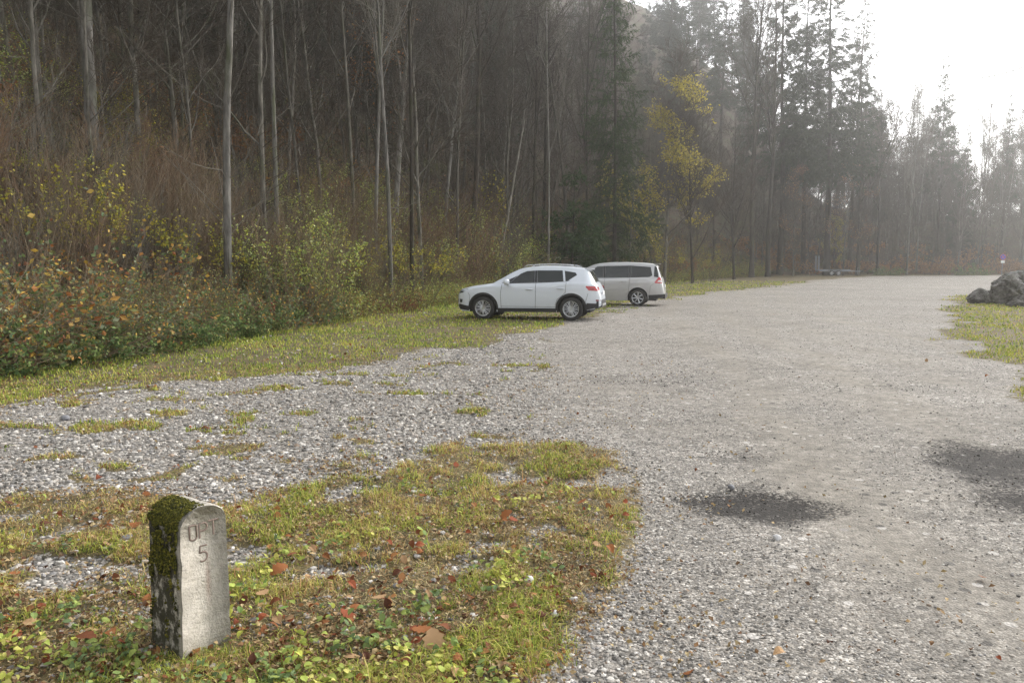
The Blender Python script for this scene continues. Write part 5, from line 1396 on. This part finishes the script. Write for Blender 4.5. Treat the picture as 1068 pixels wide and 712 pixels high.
forest(56, 925, 1110, 1.2, 24, 135, 1.6, 206, dense_pole + slender + broad[:2] + dense_pole, (12, 21), 'misty bare tree on the far bank at right behind the road bend', 'misty bare trees behind the road bend', dmin=88)
forest(64, -60, 520, 12, 75, 115, 2.6, 207, spr_small + spr, (14, 24), 'dark spruce standing deep in the shaded wood high on the left slope', 'dark spruces deep in the left wood', 'spruce_tree', dmin=34, tw=(.9, 1.2))
forest(30, -40, 330, 4.5, 22, 60, 1.0, 212, dense_pole + pole[:1], (4.5, 9), 'small twiggy sapling tree under the taller bare trunks on the left slope', 'sapling trees of the left slope', 'sapling_tree', dmin=18)
forest(36, 320, 700, 2.5, 26, 75, 1.0, 213, dense_pole + pole[:1], (4.5, 9), 'small twiggy sapling tree in the wood above the parked cars', 'sapling trees above the cars', 'sapling_tree', dmin=26)
forest(80, 780, 1110, .8, 30, 140, .9, 214, dense_pole, (5, 10), 'small twiggy sapling tree on the brown far bank', 'sapling trees of the far bank', 'sapling_tree', dmin=80)
forest(10, 690, 800, 30, 90, 165, 4, 209, spr, (22, 30), 'faint tall spruce on the misty shoulder of the hill', 'faint spruces on the hill shoulder', 'spruce_tree', dmin=105)
forest(20, 900, 1110, 3, 30, 140, 2.5, 210, spr_small, (11, 19), 'misty young spruce among bare trees on the far right bank', 'young spruces on the far right bank', 'spruce_tree', dmin=96)
forest(18, 780, 1000, 2, 16, 115, 2.5, 211, russet, (6, 11), 'small misty tree with rust coloured leaves on the bank behind the trailer', 'rust leaved trees behind the trailer', 'russet_tree', dmin=82)

# the wood on the misty hillside reads as one mass far behind: one object
def distant_wood():
    lite = [bare_tree(1500 + i, h=12, r=.09, crown0=.15, nl=14, limb=.24, twigs=260, bark=BARK_GREY, twr=1.4) for i in range(4)]
    spl = [spruce(1600 + i, h=16, r=.14, spread=2.6, start=.10, nb=90, needles=9000, nl=.5, nw=.05, gap=0, dead=0) for i in range(2)]
    def arrays(me):
        v = np.empty(len(me.vertices) * 3, np.float32); me.vertices.foreach_get('co', v)
        f = np.empty(len(me.loops), np.int32); me.loops.foreach_get('vertex_index', f)
        n = np.empty(len(me.polygons), np.int32); me.polygons.foreach_get('loop_total', n)
        assert (n == 4).all()
        return v.reshape(-1, 3).astype(float), f.reshape(-1, 4)
    L = [[arrays(m) for m in t] for t in lite]; S = [[arrays(m) for m in t] for t in spl]
    rs = np.random.default_rng(88); mb = MB(); k = 0; tries = 0
    while k < 190 and tries < 20000:
        tries += 1
        px = rs.uniform(330, 830); d = rs.uniform(62, 175); x, y = PX(px, d); sv = float(forest_s(np.array([x]), np.array([y]))[0])
        if not 13 < sv < 95: continue
        z = float(height(np.array([x]), np.array([y]))[0])
        if z > 1.65 + .37 * d: continue
        k += 1; con = rs.random() < .22; kit_ = S[rs.integers(2)] if con else L[rs.integers(4)]
        sc = rs.uniform(.55, 1.0); a = rs.uniform(0, 6.28); ca, sa = math.cos(a), math.sin(a)
        for j, (v, f) in enumerate(kit_):
            w = np.stack([v[:, 0] * ca - v[:, 1] * sa, v[:, 0] * sa + v[:, 1] * ca, v[:, 2]], -1) * sc + np.array([x, y, z])
            mb.add(w, f, (.12, .10, .085) if j == 0 or not con else (.028, .045, .02))
    tag(mb.obj('distant_wood', tint_mat('distant_wood_tint', .9, .1), None), kind='stuff')
distant_wood()

# ---- shrubs
thick = [kit(('thick', i), lambda i=i: shrub(300 + i, h=2.7, rad=.75, stems=34, twigs=620, spread=.26, sr=.0085, mat=[TWIG_RED, TWIG_GREY, TWIG_MID, TWIG_MID][i])) for i in range(4)]
thin_b = [kit(('thinb', i), lambda i=i: shrub(320 + i, h=2.3, rad=.7, stems=34, twigs=600, spread=.34, sr=.008, mat=TWIG_MID, leaves=900, pal=OLIVE + OLIVE + ORG + YGR, ls=.06)) for i in range(3)]
yelsh = [kit(('yels', i), lambda i=i: shrub(340 + i, h=2.8, rad=.5, stems=16, twigs=420, spread=.45, leaves=700, pal=YEL, ls=.085, top=.45, mat=TWIG)) for i in range(3)]
ygrsh = [kit(('ygrs', i), lambda i=i: shrub(360 + i, h=3.0, rad=.6, stems=18, twigs=620, spread=.42, leaves=1500, pal=YGR, ls=.08, top=.3, mat=TWIG, clumpy=.35)) for i in range(3)]
bram = [kit(('bram', i), lambda i=i: shrub(380 + i, h=1.9 - .3 * (i % 2), rad=.8, stems=48, twigs=420, spread=.8, leaves=1500, pal=[BRAM, BRAM[:6] + BRAM[7:], BRAM + ORG, BRAM[2:] + ORG[:2] + REDD[3:]][i], ls=[.085, .06, .10, .07][i], arch=.10, clumpy=.42, mat=TWIG_MID)) for i in range(4)]
bramg = [kit(('bramg', i), lambda i=i: shrub(400 + i, h=1.1, rad=.7, stems=26, twigs=300, spread=.8, leaves=2000, pal=BRAMG, ls=.075, arch=.10, clumpy=.2)) for i in range(3)]
herb = [kit(('herb', i), lambda i=i: shrub(420 + i, h=.95, rad=.7, stems=70, twigs=300, spread=.5, leaves=1400, pal=OLIVE + YGR + ORG[:1], ls=.06, sr=.005, clumpy=.2)) for i in range(3)]
redsh = [kit(('reds', i), lambda i=i: shrub(440 + i, h=1.0, rad=.6, stems=30, twigs=300, spread=.6, leaves=900, pal=REDD, ls=.07, arch=.05)) for i in range(2)]
rusth = [kit(('rusth', i), lambda i=i: shrub(460 + i, h=1.3, rad=.9, stems=40, twigs=500, spread=.6, leaves=700, pal=[(.30, .14, .055), (.36, .19, .07), (.20, .10, .045)], ls=.12)) for i in range(2)]

def bush(name, me, x, y, s, label, cat='shrub', group=None, rz=0.0, hz=None):
    return plant_tree(name, me, x, y, hz or s, rz, label, cat, group, s, parts=('stems', 'leaves'))

def shrub_band(n, px0, px1, s0, s1, seed, kits, sc, name, label, group, mind=.7, dmax=40, dmin=10, hz=1.0, cat='shrub'):
    rs = np.random.default_rng(seed); k = 0; own = []; tries = 0
    while k < n and tries < 9000:
        tries += 1
        px = rs.uniform(px0, px1); d = dmin + (dmax - dmin) * rs.random(); x, y = PX(px, d)
        s = float(forest_s(np.array([x]), np.array([y]))[0])
        if not (s0 < s < s1) or any((x - a) ** 2 + (y - b) ** 2 < mind ** 2 for a, b in own): continue
        own.append((x, y)); k += 1; c = rs.uniform(*sc)
        bush(name, kits[int(rs.integers(len(kits)))], x, y, c, label, cat, group, rs.uniform(0, 6.28), c * hz * rs.uniform(.85, 1.1))

shrub_band(46, -60, 300, 2.4, 7.0, 501, thick, (.7, 1.25), 'bare_shrub', 'red brown leafless shrub of the thicket between brambles and trees on the left', 'leafless red brown shrubs on the left', .7, 30, 12)
shrub_band(34, 290, 480, 1.6, 6.5, 502, thick + thin_b, (.9, 1.5), 'bare_shrub', 'brown leafless shrub of the thicket between the white car and the left bushes', 'leafless brown shrubs left of the white car', .8, 45, 20)
shrub_band(48, 470, 720, .8, 6.5, 503, thin_b + thick[:2], (1.0, 1.8), 'bare_shrub', 'brown shrub with few leaves in the thicket behind the two parked cars', 'brown shrubs behind the parked cars', .9, 75, 32)
shrub_band(24, -80, 95, -.2, 2.4, 504, bram, (.6, 1.25), 'bramble_bush', 'bramble bush with green, yellow and orange leaves at the left verge', 'brambles along the left verge', .65, 22, 10)
shrub_band(26, 80, 215, -.2, 2.2, 514, bram + thin_b[:1], (.4, .9), 'bramble_bush', 'low bramble bush with mixed leaves between the tall brambles and reddish plants', 'lower brambles on the verge', .6, 22, 12)
shrub_band(16, -80, 190, -.6, .5, 505, bramg, (.7, 1.0), 'bramble_bush', 'low dark green bramble at the edge of the left grass verge', 'low green brambles on the verge', .6, 22, 10)
shrub_band(20, 195, 330, -.2, 2.2, 506, bramg + bram[:1] + herb[:1], (.65, 1.0), 'leafy_bush', 'low mixed green and brown bush on the verge right of the brambles', 'low mixed bushes right of the brambles', .7, 30, 15)
shrub_band(26, 310, 490, -.3, 2.0, 507, herb + thin_b[:1], (.8, 1.15), 'leafy_bush', 'olive green leafy bush on the verge in front of the white car', 'olive bushes left of the white car', .8, 42, 20)
shrub_band(26, 470, 640, -.2, 3.0, 508, herb + thin_b, (.8, 1.3), 'leafy_bush', 'olive and brown low bush behind the white car', 'low bushes behind the white car', .9, 62, 32)
shrub_band(34, 685, 800, -.4, 3.4, 509, herb, (.9, 1.4), 'leafy_bush', 'low yellow green bush on the bank right of the silver minivan', 'low bank bushes right of the minivan', .9, 90, 56)
shrub_band(40, 780, 1100, .2, 8, 510, rusth, (.9, 1.5), 'leafy_bush', 'rust brown low bush on the bank beyond the road', 'rust bushes on the far bank', 1.2, 112, 82)
shrub_band(20, 640, 800, 1.5, 7, 511, thin_b + rusth, (1.0, 1.6), 'bare_shrub', 'brown understorey shrub beneath the yellow tree and dark bare trees', 'understorey shrubs right of the minivan', 1.2, 95, 56)
shrub_band(30, -40, 480, 7, 16, 512, thin_b + rusth, (.8, 1.3), 'bare_shrub', 'thin brown sapling bush under the trees higher on the left slope', 'sapling bushes under the left wood', 1.2, 45, 18)
shrub_band(34, 290, 485, 2.0, 8, 515, ygrsh + yelsh + thin_b[:1], (.55, 1.05), 'leafy_shrub', 'thin yellow green leaved shrub climbing the slope among brown stems left above the white car', 'yellow green shrubs left above the white car', 1.2, 45, 22)
shrub_band(26, 480, 690, 2.0, 8, 516, ygrsh + yelsh, (.6, 1.2), 'leafy_shrub', 'thin yellow green shrub among brown stems behind the two cars', 'yellow green shrubs behind the cars', 1.5, 72, 36)
shrub_band(22, -40, 290, 5, 12, 517, ygrsh + yelsh + thin_b, (.5, .95), 'leafy_shrub', 'small yellow green shrub on the slope behind the brown thicket at left', 'small leafy shrubs on the left slope', 1.5, 36, 16)
for px, d, me, s, nm, lb in [
  (66, 18.0, yelsh[0], .95, 'yellow_shrub', 'yellow leaved shrub left of the thickest pale trunk'),
  (98, 18.6, yelsh[1], .92, 'yellow_shrub', 'yellow leaved shrub right in front of the thickest pale trunk'),
  (150, 20.0, yelsh[2], .85, 'yellow_shrub', 'yellow leaved shrub right of the thickest pale trunk, above the thicket'),
  (215, 20.5, yelsh[0], .95, 'yellow_shrub', 'thin yellow shrub at the foot of the mottled trunk'),
  (262, 23.0, ygrsh[0], .80, 'leafy_shrub', 'pale green shrub just right of the mottled trunk'),
  (300, 22.5, ygrsh[0], 1.05, 'leafy_shrub', 'large yellow green shrub below the close pair of trunks'),
  (338, 22.6, ygrsh[1], .95, 'leafy_shrub', 'yellow green shrub hanging down toward the verge left of the white car'),
  (372, 27.0, yelsh[1], .85, 'yellow_shrub', 'yellow flecked shrub among brown stems, left above the white car'),
  (436, 29.5, yelsh[2], 1.05, 'yellow_shrub', 'yellow shrub close above the bonnet of the white car'),
  (455, 36, ygrsh[2], .85, 'leafy_shrub', 'dull green shrub behind the front of the white car'),
  (520, 41, ygrsh[0], 1.0, 'leafy_shrub', 'yellow green shrub just above the roof of the white car'),
  (560, 45, ygrsh[1], 1.0, 'leafy_shrub', 'yellow green shrub above the rear end of the white car'),
  (505, 46, yelsh[0], 1.7, 'yellow_shrub', 'high yellowish shrub in the gloom above the white car'),
  (690, 60, yelsh[2], 1.3, 'yellow_shrub', 'yellow shrub just right above the silver minivan'),
  (740, 66, yelsh[1], 1.0, 'yellow_shrub', 'yellow shrub on the grassy bank right of the minivan'),
  (262, 19.8, bramg[0], .85, 'leafy_bush', 'fresh green bush at the verge below the yellow green shrub'),
  (250, 17.9, bramg[1], .45, 'leafy_bush', 'small bright green plant at the edge of the grass left of centre'),
  (308, 21.6, bramg[2], 1.0, 'leafy_bush', 'grey green bush on the verge left of the reddish plants'),
  (255, 18.8, redsh[0], .8, 'red_bush', 'reddish leaved low bush on the verge between brambles and green bush'),
  (418, 27.0, redsh[1], .8, 'red_bush', 'reddish low bush on the verge left of the white car'),
  (68, 13.9, redsh[0], .5, 'red_bush', 'small crimson leaved plant in front of the left brambles'),
  (1010, 91, bramg[0], 1.6, 'leafy_bush', 'dull green bush left of the road sign at the far bend'),
  (925, 90, bramg[1], 1.5, 'leafy_bush', 'dull green round bush on the far bank right of the trailer')]:
    x, y = PX(px, d); bush(nm, me, x, y, s, lb, 'shrub', None, rt.uniform(0, 6.28))

# twigs and saplings covering the slope between the trees: nobody could count them
def undergrowth():
    mb = MB(); rs = np.random.default_rng(31)
    n = 10000
    d = 16 * (115 / 16) ** rs.random(n); px = rs.uniform(-30, 1100, n); x = (px - CXP) / F_PX * d; y = d; s = forest_s(x, y)
    ok = (s > 1.5) & (s < 40) & (rs.random(n) < .8); x, y, d = x[ok], y[ok], d[ok]; n = len(x)
    z = height(x, y); dd = rs.normal(0, .35, (n, 3)); dd[:, 2] = 1
    L = rs.uniform(.5, 2.2, n) * (1 + .008 * d)
    P, Rr = grow(rs, np.stack([x, y, z - .05], -1), dd, L, 5, .14, .02, .004 + .00018 * d * rs.uniform(.5, 1.5, n), .002 + .0001 * d)
    v, f = tubes(P, Rr, 3); mb.add(v, f, (.3, .2, .1))
    s2, d2, p2, _, _ = spawn(rs, P, Rr, n * 2, .25, 1, .7); P2, R2 = grow(rs, s2, d2, rs.uniform(.2, .8, n * 2), 3, .2, .03, p2 * .6, p2 * .4); v, f = tubes(P2, R2, 3); mb.add(v, f)
    cols = np.concatenate([np.repeat(pickr(rs, [(.06, .045, .03), (.08, .064, .045), (.045, .034, .025), (.11, .09, .07)], n), 15, 0), np.repeat(pickr(rs, [(.075, .052, .036), (.10, .08, .06)], n * 2), 9, 0)])
    mb.c = [cols]
    # low leaves of ivy, fern and bramble on the forest floor
    m = 30000; d = 16 * (100 / 16) ** rs.random(m); px = rs.uniform(-30, 1100, m); x = (px - CXP) / F_PX * d; y = d; s = forest_s(x, y)
    ok = (s > 1.0) & (s < 26) & (rs.random(m) < smooth(.42, .62, fbm(x * .25, y * .25, 33))); x, y, d = x[ok], y[ok], d[ok]; m = len(x)
    leaf_cards(mb, rs, np.stack([x, y, height(x, y) + rs.uniform(.03, .6, m)], -1), (.06 + .003 * d) * rs.uniform(.6, 1.4, m), pickr(rs, [(.08, .11, .04), (.12, .14, .04), (.18, .18, .05), (.06, .075, .03), (.20, .11, .05)], m))
    tag(mb.obj('undergrowth', tint_mat('undergrowth_tint', .9, .15)), kind='stuff')
undergrowth()
# ================================================================ AIR, LIGHT, CAMERA
SUN_AZ, SUN_EL = R(50), R(31)     # to the right of the view, ahead of the camera
def haze():
    v, f = box_vf(-540, 540, -540, 540, -4.0, 98.0)
    mb = MB(); mb.add(v, f)
    m, nt = new_mat('haze_air'); t = NT(nt)
    pv = t.n('ShaderNodeVolumePrincipled'); pv.inputs['Color'].default_value = (.955, .95, .93, 1)
    pv.inputs['Density'].default_value = HAZE_D; pv.inputs['Anisotropy'].default_value = .80
    t.out(pv.outputs[0], True)
    tag(mb.obj('haze', m, None, False, False), kind='stuff')
HAZE_D = 0.0013
haze()

w = bpy.data.worlds.new('World'); scene.world = w; w.use_nodes = True
nt = w.node_tree; nt.nodes.clear(); t = NT(nt)
sky = t.n('ShaderNodeTexSky'); sky.sky_type = 'NISHITA'; sky.sun_disc = False
sky.sun_elevation = SUN_EL; sky.sun_rotation = SUN_AZ; sky.dust_density = 1.0; sky.air_density = 1.0; sky.ozone_density = 1.0
hs = t.n('ShaderNodeHueSaturation'); hs.inputs['Saturation'].default_value = .14; t.l(sky.outputs[0], hs.inputs['Color'])
bg = t.n('ShaderNodeBackground'); bg.inputs['Strength'].default_value = .15; t.l(hs.outputs[0], bg.inputs['Color'])
wo = t.n('ShaderNodeOutputWorld'); t.l(bg.outputs[0], wo.inputs[0])

sd = bpy.data.lights.new('sun', 'SUN'); sd.energy = 1.1; sd.angle = R(18); sd.color = (1.0, .95, .885)
so = bpy.data.objects.new('sun', sd); COL.objects.link(so)
dirv = Vector((math.sin(SUN_AZ) * math.cos(SUN_EL), math.cos(SUN_AZ) * math.cos(SUN_EL), math.sin(SUN_EL)))
so.rotation_euler = (-dirv).to_track_quat('-Z', 'Y').to_euler(); so.location = dirv * 60

cd = bpy.data.cameras.new('camera'); cam = bpy.data.objects.new('camera', cd); COL.objects.link(cam)
cd.sensor_width = 36.0; cd.lens = F_PX / 1068 * 36.0; cd.clip_start = .05; cd.clip_end = 3000
cam.location = (0, 0, CAM_H); cam.rotation_euler = (math.pi / 2 - PITCH, 0, 0)
scene.camera = cam

vs = scene.view_settings; vs.view_transform = 'Standard'; vs.look = 'None'; vs.exposure = 1.5; vs.gamma = 1.0; vs.use_curve_mapping = False
cy = scene.cycles; cy.use_denoising = True; cy.denoising_prefilter = 'NONE'; cy.use_adaptive_sampling = False; cy.max_bounces = 6; cy.diffuse_bounces = 3; cy.glossy_bounces = 3; cy.transmission_bounces = 3; cy.volume_bounces = 2; cy.transparent_max_bounces = 6
cy.sample_clamp_indirect = 6.0
scene.render.film_transparent = False
